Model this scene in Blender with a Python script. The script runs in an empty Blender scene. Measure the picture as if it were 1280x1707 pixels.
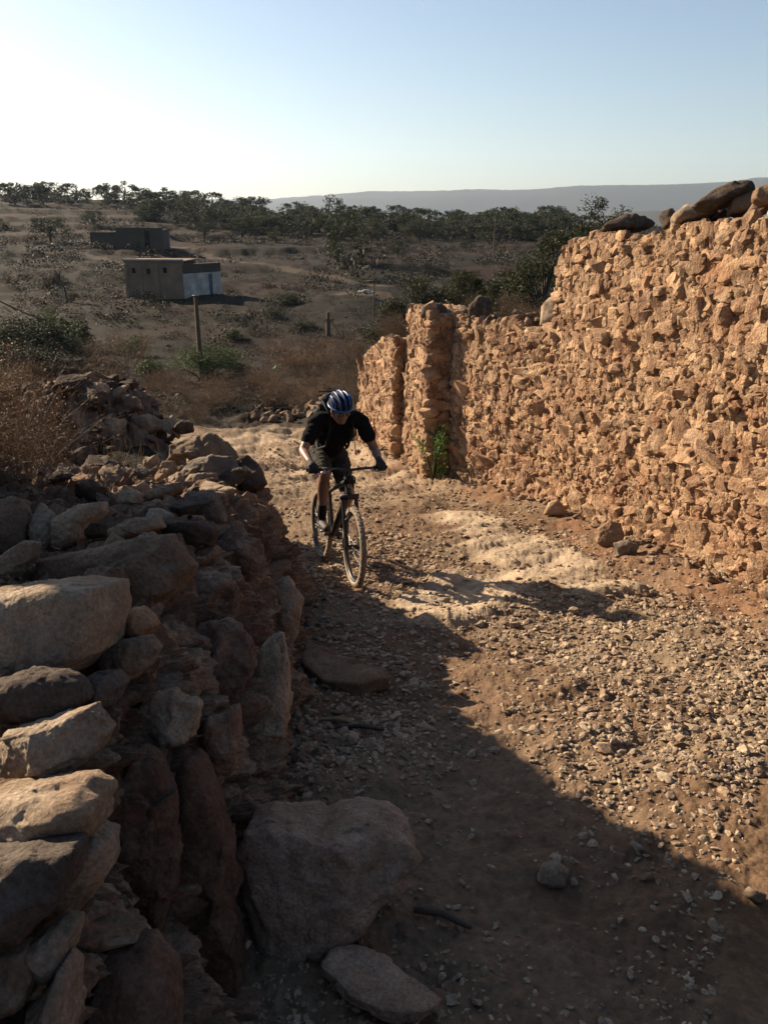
import bpy, math, random
import numpy as np
from mathutils import Vector, Matrix

# ------------------------------------------------------------------ camera, world, sun, exposure
SC = bpy.context.scene
COL = SC.collection
PITCH = math.radians(20.5)
FPX = 1330.0                       # focal length in pixels of the 1280 px wide photograph
cam_d = bpy.data.cameras.new('camera')
cam = bpy.data.objects.new('camera', cam_d)
COL.objects.link(cam)
cam_d.sensor_fit = 'HORIZONTAL'
cam_d.sensor_width = 36.0
cam_d.lens = 36.0 * FPX / 1280.0
cam_d.clip_start = 0.05
cam_d.clip_end = 30000
cam.rotation_euler = (math.pi / 2 - PITCH, 0, 0)
SC.camera = cam

SUN_EL = math.radians(26.0)
SUN_AZ = math.radians(-55.0)       # azimuth from +Y, negative = to the left
TO_SUN = Vector((math.sin(SUN_AZ) * math.cos(SUN_EL), math.cos(SUN_AZ) * math.cos(SUN_EL), math.sin(SUN_EL)))
W = bpy.data.worlds.new('World')
SC.world = W
W.use_nodes = True
wn = W.node_tree.nodes
sky = wn.new('ShaderNodeTexSky')
sky.sky_type = 'NISHITA'
sky.sun_disc = False
sky.sun_elevation = SUN_EL
sky.sun_rotation = SUN_AZ
sky.air_density = 1.0
sky.dust_density = 1.0
sky.ozone_density = 1.2
sky.altitude = 300
bg = wn['Background']
wm = wn.new('ShaderNodeMix'); wm.data_type = 'RGBA'; wm.blend_type = 'MULTIPLY'; wm.inputs[0].default_value = 1.0
wm.inputs[7].default_value = (1.03, 1.0, 1.0, 1)
W.node_tree.links.new(sky.outputs[0], wm.inputs[6])
W.node_tree.links.new(wm.outputs[2], bg.inputs[0])
bg.inputs[1].default_value = 0.05
sl = bpy.data.lights.new('sun', 'SUN')
sl.energy = 5.0
sl.angle = math.radians(0.6)
sl.color = (1.0, 0.80, 0.58)
so = bpy.data.objects.new('sun', sl)
COL.objects.link(so)
so.rotation_euler = TO_SUN.to_track_quat('Z', 'Y').to_euler()
SC.view_settings.view_transform = 'Standard'
SC.view_settings.look = 'None'
SC.view_settings.exposure = 1.42
SC.view_settings.gamma = 1.0
SC.cycles.use_denoising = True
SC.cycles.max_bounces = 6
SC.cycles.diffuse_bounces = 3
SC.cycles.transparent_max_bounces = 8
SC.cycles.volume_bounces = 0

rng = np.random.default_rng(7)
random.seed(7)

# ------------------------------------------------------------------ noise (numpy)
_P = np.random.default_rng(1).permutation(4096).astype(np.int64)
_P = np.concatenate([_P, _P])
_R = np.random.default_rng(2).random(4096)

def _hash(i, j, k):
    return _P[(_P[(_P[i & 4095] + j) & 4095] + k) & 4095]

def vnoise(p):
    p = np.asarray(p, dtype=np.float64)
    i = np.floor(p).astype(np.int64)
    f = p - i
    f = f * f * f * (f * (f * 6 - 15) + 10)
    x, y, z = i[:, 0], i[:, 1], i[:, 2]
    fx, fy, fz = f[:, 0], f[:, 1], f[:, 2]
    def c(a, b, d):
        return _R[_hash(x + a, y + b, z + d)]
    x00 = c(0, 0, 0) * (1 - fx) + c(1, 0, 0) * fx
    x10 = c(0, 1, 0) * (1 - fx) + c(1, 1, 0) * fx
    x01 = c(0, 0, 1) * (1 - fx) + c(1, 0, 1) * fx
    x11 = c(0, 1, 1) * (1 - fx) + c(1, 1, 1) * fx
    return ((x00 * (1 - fy) + x10 * fy) * (1 - fz) + (x01 * (1 - fy) + x11 * fy) * fz) * 2 - 1

def fbm(p, octv=4, freq=1.0, gain=0.5):
    p = np.asarray(p, dtype=np.float64) * freq
    o = 0
    a = 1.0
    s = 0
    for k in range(octv):
        o = o + a * vnoise(p + k * 17.31)
        s += a
        a *= gain
        p = p * 2.03
    return o / s * 1.6

def n2(x, y, octv=3, freq=1.0, off=0.0, gain=0.5):
    return fbm(np.stack([x, y, np.full_like(x, off)], 1), octv, freq, gain)

def sstep(x, a=0.0, b=1.0):
    t = np.clip((x - a) / (b - a), 0, 1)
    return t * t * (3 - 2 * t)

def h01(n):
    return _R[_P[n & 4095]]

def stones2d(u, v, cell, seed=0, aspect=1.4, warp=0.22, wvar=0.35):
    """facetted stone height field: height, stone random, gap distance"""
    n = len(u)
    wu = n2(u, v, 3, 1.2 / cell, seed + .5) * cell * warp
    wv = n2(u, v, 3, 1.2 / cell, seed + 7.5) * cell * warp
    uu = (u + wu) / (cell * aspect)
    vv = (v + wv) / cell
    iu = np.floor(uu).astype(np.int64)
    iv = np.floor(vv).astype(np.int64)
    F1 = np.full(n, 9e9); F2 = np.full(n, 9e9); ID = np.zeros(n, np.int64)
    DU = np.zeros(n); DV = np.zeros(n)
    for a in range(-2, 3):
        for b in range(-2, 3):
            ci = iu + a
            cj = iv + b
            hh = _hash(ci, cj, np.full(n, seed * 13 + 5))
            w = np.exp((h01(hh + 1) - .5) * 2 * wvar * 1.6)
            su = ci + .5 + (h01(hh + 2) - .5) * .95
            sv = cj + .5 + (h01(hh + 3) - .5) * .95
            an = (h01(hh + 4) - .5) * 1.2
            ca, sa = np.cos(an), np.sin(an)
            du = (uu - su) * aspect
            dv = vv - sv
            ru = du * ca + dv * sa
            rv = -du * sa + dv * ca
            st = .7 + .6 * h01(hh + 5)
            d = np.sqrt((ru * st) ** 2 + (rv / st) ** 2) / w
            m1 = d < F1
            F2 = np.where(m1, F1, np.minimum(F2, d))
            DU = np.where(m1, du, DU); DV = np.where(m1, dv, DV)
            ID = np.where(m1, hh, ID)
            F1 = np.where(m1, d, F1)
    h = .55 + .45 * h01(ID + 11)
    f = np.full(n, 9e9)
    for k in range(4):
        a = h01(ID + 20 + k) * 1.57 + k * 1.57
        s = .15 + .75 * h01(ID + 30 + k)
        c = .22 * h01(ID + 40 + k)
        f = np.minimum(f, c - s * (DU * np.cos(a) + DV * np.sin(a)))
    gap = F2 - F1
    edge = sstep(gap, 0.0, .17)
    return (h + .8 * f) * edge, h01(ID + 60), gap

def facet3(P, cell, seed=0):
    """piecewise planar chips: returns displacement in units of cell"""
    q = np.asarray(P) / cell
    q = q + .25 * np.stack([vnoise(q * .9 + 5), vnoise(q * .9 + 25), vnoise(q * .9 + 45)], 1)
    i0 = np.floor(q).astype(np.int64)
    n = len(q)
    F1 = np.full(n, 9e9); F2 = np.full(n, 9e9); ID = np.zeros(n, np.int64); D = np.zeros((n, 3))
    for a in (-1, 0, 1):
        for b in (-1, 0, 1):
            for c in (-1, 0, 1):
                ci = i0 + np.array([a, b, c])
                hh = _hash(ci[:, 0] + seed * 7, ci[:, 1], ci[:, 2])
                sd = ci + .5 + (np.stack([h01(hh + 1), h01(hh + 2), h01(hh + 3)], 1) - .5) * .9
                d = q - sd
                l = (d * d).sum(1)
                m = l < F1
                F2 = np.where(m, F1, np.minimum(F2, l)); ID = np.where(m, hh, ID)
                D = np.where(m[:, None], d, D); F1 = np.where(m, l, F1)
    g = np.stack([h01(ID + 4), h01(ID + 5), h01(ID + 6)], 1) * 2 - 1
    e = sstep(np.sqrt(F2) - np.sqrt(F1), 0, .12)
    return ((g * D).sum(1) * .9 + (h01(ID + 7) - .5) * .45) * (.35 + .65 * e)

# ------------------------------------------------------------------ mesh helpers
def mesh_np(name, V, F, smooth=True, cols=None, attrs=None, nsmooth=None):
    me = bpy.data.meshes.new(name)
    V = np.asarray(V, dtype=np.float32)
    Fs = F if isinstance(F, (list, tuple)) else [F]
    me.vertices.add(len(V))
    me.vertices.foreach_set('co', V.ravel())
    nl = sum(f.size for f in Fs)
    npoly = sum(len(f) for f in Fs)
    me.loops.add(nl)
    me.loops.foreach_set('vertex_index', np.concatenate([f.ravel() for f in Fs]).astype(np.int32))
    me.polygons.add(npoly)
    tot = np.concatenate([np.full(len(f), f.shape[1]) for f in Fs])
    st = np.concatenate([[0], np.cumsum(tot)[:-1]])
    me.polygons.foreach_set('loop_start', st.astype(np.int32))
    me.polygons.foreach_set('use_smooth', np.full(npoly, smooth) if nsmooth is None else np.arange(npoly) < nsmooth)
    me.update(calc_edges=True)
    me.validate()
    if cols is not None:
        a = me.color_attributes.new('Col', 'FLOAT_COLOR', 'POINT')
        c = np.ones((len(V), 4), np.float32)
        c[:, :3] = cols
        a.data.foreach_set('color', c.ravel())
    if attrs:
        for k, v in attrs.items():
            a = me.attributes.new(k, 'FLOAT', 'POINT')
            a.data.foreach_set('value', np.asarray(v, np.float32))
    return me

def link(name, me, mat=None, parent=None, loc=None):
    o = bpy.data.objects.new(name, me)
    COL.objects.link(o)
    if mat is not None:
        me.materials.clear()
        me.materials.append(mat)
    if parent is not None:
        o.parent = parent
    if loc is not None:
        o.location = loc
    return o

def empty(name, loc=(0, 0, 0), rz=0.0):
    o = bpy.data.objects.new(name, None)
    o.empty_display_size = .1
    COL.objects.link(o)
    o.location = loc
    o.rotation_euler = (0, 0, rz)
    return o

def tag(o, label=None, cat=None, group=None, kind=None):
    if label: o['label'] = label
    if cat: o['category'] = cat
    if group: o['group'] = group
    if kind: o['kind'] = kind
    return o

def grid_faces(nr, nc, wrap=False):
    a = np.arange(nr * nc).reshape(nr, nc)
    if wrap:
        a = np.concatenate([a, a[:, :1]], 1)
    return np.stack([a[:-1, :-1], a[:-1, 1:], a[1:, 1:], a[1:, :-1]], -1).reshape(-1, 4)

class MB:
    """collects quads / tris of several shapes into one mesh"""
    def __init__(s):
        s.V = []; s.F3 = []; s.F4 = []; s.n = 0; s.C = []
    def add(s, V, F, c=None):
        V = np.asarray(V, float)
        F = np.asarray(F)
        (s.F3 if F.shape[1] == 3 else s.F4).append(F + s.n)
        s.V.append(V)
        s.n += len(V)
        if c is not None:
            s.C.append(np.tile(np.asarray(c, float), (len(V), 1)) if np.ndim(c) == 1 else c)
    def tube(s, pts, r, n=8, caps=True):
        pts = [np.asarray(p, float) for p in pts]
        if np.isscalar(r): r = [r] * len(pts)
        rings = []
        t0 = pts[1] - pts[0]
        ref = np.array([0, 0, 1.0]) if abs(t0[2]) < .9 * np.linalg.norm(t0) else np.array([1.0, 0, 0])
        for i, p in enumerate(pts):
            t = pts[min(i + 1, len(pts) - 1)] - pts[max(i - 1, 0)]
            t = t / (np.linalg.norm(t) + 1e-9)
            a = np.cross(t, ref); a /= np.linalg.norm(a) + 1e-9
            b = np.cross(t, a)
            ref = -np.cross(t, a) if False else ref
            an = np.arange(n) / n * 2 * np.pi
            rings.append(p + r[i] * (np.cos(an)[:, None] * a + np.sin(an)[:, None] * b))
        V = np.concatenate(rings)
        s.add(V, grid_faces(len(pts), n, True))
        if caps:
            for q, rg in ((0, rings[0]), (1, rings[-1])):
                c = rg.mean(0)
                V = np.concatenate([rg, [c]])
                k = np.arange(n)
                s.add(V, np.stack([k, (k + 1) % n, np.full(n, n)], 1))
    def box(s, c, d, R=None):
        q = np.array([[x, y, z] for x in (-.5, .5) for y in (-.5, .5) for z in (-.5, .5)]) * d
        if R is not None: q = q @ np.asarray(R).T
        s.add(q + np.asarray(c), np.array([[0, 1, 3, 2], [4, 6, 7, 5], [0, 4, 5, 1], [2, 3, 7, 6], [0, 2, 6, 4], [1, 5, 7, 3]]))
    def ell(s, c, r, R=None, n=14, m=20):
        th = np.linspace(0, np.pi, n)[:, None]
        ph = (np.arange(m) / m * 2 * np.pi)[None, :]
        V = np.stack([np.sin(th) * np.cos(ph), np.sin(th) * np.sin(ph), np.cos(th) * np.ones_like(ph)], -1).reshape(-1, 3) * np.asarray(r)
        if R is not None: V = V @ np.asarray(R).T
        s.add(V + np.asarray(c), grid_faces(n, m, True))
    def cap(s, a, b, ra, rb, n=14):
        """tapered capsule"""
        a = np.asarray(a, float); b = np.asarray(b, float)
        L = np.linalg.norm(b - a)
        t = (b - a) / (L + 1e-9)
        P = []; Rr = []
        for k in range(5):
            x = np.pi / 2 * (1 - k / 4)
            P.append(a - t * ra * math.sin(x)); Rr.append(max(ra * math.cos(x), 1e-4))
        for k in range(5):
            x = np.pi / 2 * (k / 4)
            P.append(b + t * rb * math.sin(x)); Rr.append(max(rb * math.cos(x), 1e-4))
        s.tube(P, Rr, n, caps=False)
    def torus(s, c, R, r, nu=64, nv=10, sy=1.0):
        """ring in the local xz plane (axle along y)"""
        u = (np.arange(nu) / nu * 2 * np.pi)[:, None]
        v = (np.arange(nv) / nv * 2 * np.pi)[None, :]
        q = R + r * np.cos(v)
        V = np.stack([q * np.cos(u), sy * r * np.sin(v) * np.ones_like(u), q * np.sin(u)], -1).reshape(-1, 3)
        a = np.arange(nu * nv).reshape(nu, nv)
        a = np.concatenate([a, a[:1]], 0); a = np.concatenate([a, a[:, :1]], 1)
        F = np.stack([a[:-1, :-1], a[:-1, 1:], a[1:, 1:], a[1:, :-1]], -1).reshape(-1, 4)
        s.add(V + np.asarray(c), F)
    def mesh(s, name, smooth=True):
        V = np.concatenate(s.V)
        F = []
        if s.F4: F.append(np.concatenate(s.F4))
        if s.F3: F.append(np.concatenate(s.F3))
        return mesh_np(name, V, F, smooth, cols=np.concatenate(s.C) if s.C else None)
    def build(s, name, mat, parent=None, smooth=True):
        return link(name, s.mesh(name, smooth), mat, parent)
    def remesh(s, name, mat, parent=None, voxel=.006, it=4, disp=None):
        o = s.build(name + '_tmp', mat)
        m = o.modifiers.new('r', 'REMESH'); m.mode = 'VOXEL'; m.voxel_size = voxel; m.use_smooth_shade = True
        m = o.modifiers.new('s', 'SMOOTH'); m.factor = .5; m.iterations = it
        dg = bpy.context.evaluated_depsgraph_get()
        me = bpy.data.meshes.new_from_object(o.evaluated_get(dg))
        me.name = name
        bpy.data.objects.remove(o)
        if disp is not None:
            co = np.empty(len(me.vertices) * 3, np.float32)
            me.vertices.foreach_get('co', co)
            no = np.empty(len(me.vertices) * 3, np.float32)
            me.vertex_normals.foreach_get('vector', no)
            co = co.reshape(-1, 3); no = no.reshape(-1, 3)
            co = co + no * disp(co)[:, None]
            me.vertices.foreach_set('co', co.ravel().astype(np.float32))
            me.update()
        for p in me.polygons: p.use_smooth = True
        return link(name, me, mat, parent)

_ico = {}
def ico(sub):
    if sub not in _ico:
        import bmesh
        bm = bmesh.new()
        bmesh.ops.create_icosphere(bm, subdivisions=sub, radius=1)
        bm.verts.ensure_lookup_table()
        V = np.array([v.co[:] for v in bm.verts])
        F = np.array([[v.index for v in f.verts] for f in bm.faces])
        bm.free()
        _ico[sub] = (V / np.linalg.norm(V, axis=1)[:, None], F)
    return _ico[sub]

def rock_v(sub, dims, seed, nplanes=14, p=12, rough=.05, strata=0.0):
    """angular rock: soft intersection of half spaces, then noise. dims = full size"""
    r = np.random.default_rng(seed)
    D, F = ico(sub)
    N = r.normal(size=(nplanes, 3)); N /= np.linalg.norm(N, axis=1)[:, None]
    d = .62 + .38 * r.random(nplanes)
    q = np.clip(D @ N.T, 1e-4, None) / d
    rad = (q ** p).sum(1) ** (-1 / p)
    V = D * rad[:, None]
    V /= np.abs(V).max(0)
    V = V * (np.asarray(dims) / 2)
    s = max(dims)
    off = r.random(3) * 90
    dn = rough * s * (fbm(V / s * 2.4 + off, 4) * .6 + .35 * fbm(V / s * 9 + off, 3))
    if sub >= 3: dn = dn + rough * s * 1.3 * facet3(V / s + off, .34)
    if strata > 0:
        dn = dn + strata * s * (np.abs(fbm(V / s * np.array([2, 2, 12]) + off, 2)) - .3)
    V = V + D * dn[:, None]
    return V, F

# ------------------------------------------------------------------ camera maths
CT, ST = math.cos(PITCH), math.sin(PITCH)
def ray(px, py):
    u = (px - 640) / FPX
    v = (853.5 - py) / FPX
    return np.array([u, CT + v * ST, -ST + v * CT])
def proj(P):
    P = np.asarray(P)
    d = P[:, 1] * CT - P[:, 2] * ST
    v = (P[:, 1] * ST + P[:, 2] * CT) / np.where(d > .01, d, .01)
    return 640 + FPX * P[:, 0] / np.where(d > .01, d, .01), 853.5 - FPX * v, d

# ------------------------------------------------------------------ materials
ALB = .58
def nt(name):
    m = bpy.data.materials.new(name)
    m.use_nodes = True
    t = m.node_tree
    return m, t, t.nodes, t.links, t.nodes['Principled BSDF']

def ramp(N, stops):
    r = N.new('ShaderNodeValToRGB')
    e = r.color_ramp.elements
    while len(e) > 1: e.remove(e[-1])
    e[0].position = stops[0][0]; e[0].color = (*stops[0][1], 1)
    for p, c in stops[1:]:
        x = e.new(p); x.color = (*c, 1)
    return r

def noise_node(N, L, vec, scale, detail=6, rough=.6, dist=0.0):
    n = N.new('ShaderNodeTexNoise')
    n.inputs['Scale'].default_value = scale
    n.inputs['Detail'].default_value = detail
    n.inputs['Roughness'].default_value = rough
    n.inputs['Distortion'].default_value = dist
    if vec is not None: L.new(vec, n.inputs['Vector'])
    return n

def mixc(N, L, fac, a, b, mode='MIX'):
    m = N.new('ShaderNodeMix')
    m.data_type = 'RGBA'
    m.blend_type = mode
    if isinstance(fac, (int, float)): m.inputs[0].default_value = fac
    else: L.new(fac, m.inputs[0])
    for s, i in ((a, 6), (b, 7)):
        if isinstance(s, (tuple, list)): m.inputs[i].default_value = (*s[:3], 1)
        else: L.new(s, m.inputs[i])
    return m.outputs[2]

def rock_mat(name, cols, scale=4.0, bump=.6, fine=60.0, src='object', pits=True, attr=False, dist=.02):
    """cols: dark, mid, light, stain"""
    cols = [tuple(x * ALB for x in c) for c in cols]
    m, t, N, L, B = nt(name)
    if src == 'object':
        tc = N.new('ShaderNodeTexCoord')
        oi = N.new('ShaderNodeObjectInfo')
        va = N.new('ShaderNodeVectorMath'); va.operation = 'ADD'
        L.new(tc.outputs['Object'], va.inputs[0])
        mm = N.new('ShaderNodeVectorMath'); mm.operation = 'SCALE'
        mm.inputs[0].default_value = (37, 91, 53)
        L.new(oi.outputs['Random'], mm.inputs['Scale'])
        L.new(mm.outputs[0], va.inputs[1])
        vec = va.outputs[0]
        rnd = oi.outputs['Random']
    else:
        g = N.new('ShaderNodeNewGeometry')
        vec = g.outputs['Position']
        a = N.new('ShaderNodeAttribute'); a.attribute_name = 'rnd'
        rnd = a.outputs['Fac']
    n1 = noise_node(N, L, vec, scale, 8, .62, .3)
    r1 = ramp(N, [(.28, cols[0]), (.5, cols[1]), (.74, cols[2])])
    L.new(n1.outputs['Fac'], r1.inputs[0])
    n2_ = noise_node(N, L, vec, scale * .45, 5, .6, .8)
    r2 = ramp(N, [(.45, (0, 0, 0)), (.68, (1, 1, 1))])
    L.new(n2_.outputs['Fac'], r2.inputs[0])
    c = mixc(N, L, r2.outputs[0], r1.outputs[0], cols[3])
    # per stone brightness / hue
    rr = ramp(N, [(0, (.60, .54, .50)), (.3, (.9, .88, .86)), (.6, (1.05, 1.03, 1)), (1, (1.32, 1.27, 1.18))])
    L.new(rnd, rr.inputs[0])
    c = mixc(N, L, 1.0, c, rr.outputs[0], 'MULTIPLY')
    nf = noise_node(N, L, vec, fine, 5, .7)
    rf = ramp(N, [(.3, (.58, .57, .56)), (.52, (1, 1, 1)), (.72, (1.4, 1.38, 1.34))])
    L.new(nf.outputs['Fac'], rf.inputs[0])
    c = mixc(N, L, 1.0, c, rf.outputs[0], 'MULTIPLY')
    L.new(c, B.inputs['Base Color'])
    B.inputs['Roughness'].default_value = .93
    B.inputs['Specular IOR Level'].default_value = .15
    # bump
    nb = noise_node(N, L, vec, scale * 5, 10, .68, .2)
    b1 = N.new('ShaderNodeBump')
    b1.inputs['Strength'].default_value = bump
    b1.inputs['Distance'].default_value = dist
    if pits:
        vo = N.new('ShaderNodeTexVoronoi')
        vo.inputs['Scale'].default_value = fine * .8
        L.new(vec, vo.inputs['Vector'])
        ad = N.new('ShaderNodeMath'); ad.operation = 'MULTIPLY_ADD'
        L.new(vo.outputs['Distance'], ad.inputs[0]); ad.inputs[1].default_value = .18
        L.new(nb.outputs['Fac'], ad.inputs[2])
        L.new(ad.outputs[0], b1.inputs['Height'])
    else:
        L.new(nb.outputs['Fac'], b1.inputs['Height'])
    L.new(b1.outputs[0], B.inputs['Normal'])
    return m

M = {}
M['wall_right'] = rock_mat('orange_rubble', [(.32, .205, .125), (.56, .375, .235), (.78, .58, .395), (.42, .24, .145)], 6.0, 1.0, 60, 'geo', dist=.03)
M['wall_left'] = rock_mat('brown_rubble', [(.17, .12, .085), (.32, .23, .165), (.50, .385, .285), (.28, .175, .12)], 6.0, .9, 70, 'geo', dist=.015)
M['slab'] = rock_mat('tan_stone', [(.28, .215, .15), (.45, .355, .26), (.63, .52, .40), (.36, .255, .175)], 7.0, .8, 90)
M['pale'] = rock_mat('pale_stone', [(.34, .24, .17), (.55, .40, .29), (.74, .58, .44), (.42, .27, .185)], 9.0, .9, 90)
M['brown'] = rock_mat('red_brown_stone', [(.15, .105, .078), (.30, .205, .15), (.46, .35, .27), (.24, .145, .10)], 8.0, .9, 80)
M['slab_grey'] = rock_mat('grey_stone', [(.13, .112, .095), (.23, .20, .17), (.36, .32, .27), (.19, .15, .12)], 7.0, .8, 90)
M['crust'] = rock_mat('dark_crusted_stone', [(.07, .056, .045), (.14, .112, .088), (.27, .215, .165), (.13, .092, .07)], 9.0, .9, 60)
M['stone_orange'] = rock_mat('orange_stone', [(.24, .16, .10), (.39, .27, .18), (.54, .41, .28), (.30, .18, .11)], 7.0, .7, 70)
M['pebble'] = rock_mat('pebble_stone', [(.30, .23, .165), (.50, .40, .29), (.68, .57, .44), (.36, .25, .17)], 20.0, .5, 120, 'geo', False, dist=.006)

def ground_mat():
    m, t, N, L, B = nt('earth')
    a = N.new('ShaderNodeAttribute'); a.attribute_name = 'Col'
    g = N.new('ShaderNodeNewGeometry')
    n1 = noise_node(N, L, g.outputs['Position'], 9, 8, .7)
    r1 = ramp(N, [(.3, (.72, .7, .68)), (.7, (1.25, 1.25, 1.22))])
    L.new(n1.outputs['Fac'], r1.inputs[0])
    c = mixc(N, L, 1.0, a.outputs['Color'], r1.outputs[0], 'MULTIPLY')
    v = N.new('ShaderNodeTexVoronoi'); v.inputs['Scale'].default_value = 45; v.inputs['Randomness'].default_value = 1
    L.new(g.outputs['Position'], v.inputs['Vector'])
    r2 = ramp(N, [(0, (.7, .7, .7)), (1, (1.3, 1.28, 1.24))])
    L.new(v.outputs['Color'], r2.inputs[0])
    c = mixc(N, L, .6, c, mixc(N, L, 1.0, c, r2.outputs[0], 'MULTIPLY'))
    L.new(c, B.inputs['Base Color'])
    B.inputs['Roughness'].default_value = .95
    B.inputs['Specular IOR Level'].default_value = .1
    n3 = noise_node(N, L, g.outputs['Position'], 14, 12, .75)
    ad = N.new('ShaderNodeMath'); ad.operation = 'MULTIPLY_ADD'
    L.new(v.outputs['Distance'], ad.inputs[0]); ad.inputs[1].default_value = -.35
    L.new(n3.outputs['Fac'], ad.inputs[2])
    b = N.new('ShaderNodeBump'); b.inputs['Strength'].default_value = .8; b.inputs['Distance'].default_value = .02
    L.new(ad.outputs[0], b.inputs['Height'])
    L.new(b.outputs[0], B.inputs['Normal'])
    return m
M['ground'] = ground_mat()

def simple(name, col, rough=.6, metal=0.0, spec=.4, nscale=0, var=.25, bump=0, bscale=80):
    if max(col) > .05: col = tuple(x * .68 for x in col)
    m, t, N, L, B = nt(name)
    B.inputs['Base Color'].default_value = (*col, 1)
    B.inputs['Roughness'].default_value = rough
    B.inputs['Metallic'].default_value = metal
    B.inputs['Specular IOR Level'].default_value = spec
    tc = N.new('ShaderNodeTexCoord')
    if nscale:
        n = noise_node(N, L, tc.outputs['Object'], nscale, 5, .6)
        r = ramp(N, [(.3, tuple(x * (1 - var) for x in col)), (.7, tuple(x * (1 + var) for x in col))])
        L.new(n.outputs['Fac'], r.inputs[0]); L.new(r.outputs[0], B.inputs['Base Color'])
    if bump:
        n = noise_node(N, L, tc.outputs['Object'], bscale, 5, .6)
        b = N.new('ShaderNodeBump'); b.inputs['Strength'].default_value = bump; b.inputs['Distance'].default_value = .01
        L.new(n.outputs['Fac'], b.inputs['Height']); L.new(b.outputs[0], B.inputs['Normal'])
    return m

def leaf_mat(name, ca, cb, trans=.25):
    ca = tuple(x * .66 for x in ca); cb = tuple(x * .66 for x in cb)
    m, t, N, L, B = nt(name)
    g = N.new('ShaderNodeNewGeometry')
    oi = N.new('ShaderNodeObjectInfo')
    r = ramp(N, [(0, ca), (1, cb)])
    L.new(g.outputs['Random Per Island'], r.inputs[0])
    rr = ramp(N, [(0, (.75, .75, .75)), (1, (1.25, 1.2, 1.1))])
    L.new(oi.outputs['Random'], rr.inputs[0])
    c = mixc(N, L, 1.0, r.outputs[0], rr.outputs[0], 'MULTIPLY')
    L.new(c, B.inputs['Base Color'])
    B.inputs['Roughness'].default_value = .7
    B.inputs['Specular IOR Level'].default_value = .2
    tr = N.new('ShaderNodeBsdfTranslucent')
    L.new(c, tr.inputs['Color'])
    mx = N.new('ShaderNodeMixShader'); mx.inputs[0].default_value = trans
    L.new(B.outputs[0], mx.inputs[1]); L.new(tr.outputs[0], mx.inputs[2])
    L.new(mx.outputs[0], N['Material Output'].inputs['Surface'])
    return m
M['olive'] = leaf_mat('olive_leaves', (.026, .034, .016), (.066, .076, .038))
M['green'] = leaf_mat('green_leaves', (.04, .065, .02), (.10, .14, .045))
M['fresh'] = leaf_mat('fresh_leaves', (.10, .20, .03), (.20, .34, .07), .35)
M['dry'] = leaf_mat('dry_twigs', (.10, .06, .035), (.24, .15, .085), .15)
M['drydark'] = leaf_mat('dark_twigs', (.06, .042, .028), (.15, .10, .062), .15)
M['straw'] = leaf_mat('straw', (.25, .19, .11), (.42, .33, .2), .2)
M['bark'] = simple('bark', (.10, .075, .055), .9, nscale=8, bump=.6, bscale=30)
M['wood'] = simple('weathered_wood', (.13, .085, .055), .85, nscale=5, bump=.4, bscale=20)
M['black'] = simple('matt_black_paint', (.012, .012, .013), .45, nscale=20)
M['rubber'] = simple('dusty_rubber', (.26, .205, .15), .9, nscale=12, var=.3, bump=.5, bscale=120)
M['sidewall'] = simple('dusty_sidewall', (.50, .41, .31), .9, nscale=12, var=.3)
M['alloy'] = simple('bare_alloy', (.45, .44, .42), .35, .9)
M['darkmetal'] = simple('dark_metal', (.05, .05, .05), .4, .7)
M['skin'] = simple('tanned_skin', (.29, .145, .09), .5, spec=.4, nscale=25, var=.1)
M['shirt'] = simple('black_jersey', (.007, .007, .008), .95, spec=.08, nscale=14, bump=.5, bscale=18)
M['shorts'] = simple('dark_olive_shorts', (.035, .033, .026), .9, spec=.1, nscale=14, bump=.6, bscale=22)
M['glove'] = simple('black_glove', (.014, .014, .014), .8, nscale=20)
M['pack'] = simple('black_nylon', (.010, .010, .011), .75, spec=.2, nscale=20, bump=.4, bscale=30)
M['shoe'] = simple('dark_shoe', (.03, .027, .025), .7, nscale=20)
M['sole'] = simple('pale_sole', (.40, .36, .30), .8)
M['blue'] = simple('glossy_blue_shell', (.008, .10, .40), .38, spec=.6)
M['helmblack'] = simple('black_foam', (.010, .010, .012), .8, spec=.15)
M['glass_dark'] = simple('smoked_lens', (.01, .01, .01), .15, spec=.8)
M['hair'] = simple('dark_hair', (.03, .02, .015), .8)
M['plaster'] = simple('earth_plaster', (.27, .185, .125), .95, nscale=.9, var=.3, bump=.4, bscale=3)
M['plaster_grey'] = simple('grey_plaster', (.085, .062, .048), .95, nscale=.9, var=.25, bump=.4, bscale=3)
M['white'] = simple('old_whitewash', (.52, .47, .41), .9, nscale=1.6, var=.4)
M['concrete'] = simple('pale_concrete', (.42, .38, .33), .9, nscale=2, var=.25)
M['void'] = simple('dark_interior', (.012, .011, .010), .95)
M['bluedoor'] = simple('faded_blue_door', (.10, .15, .22), .8, nscale=3)
M['greenplastic'] = simple('green_plastic', (.02, .55, .25), .35)
M['redplastic'] = simple('red_plastic', (.40, .03, .03), .5)
M['litter'] = simple('white_litter', (.8, .8, .78), .6)

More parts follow.
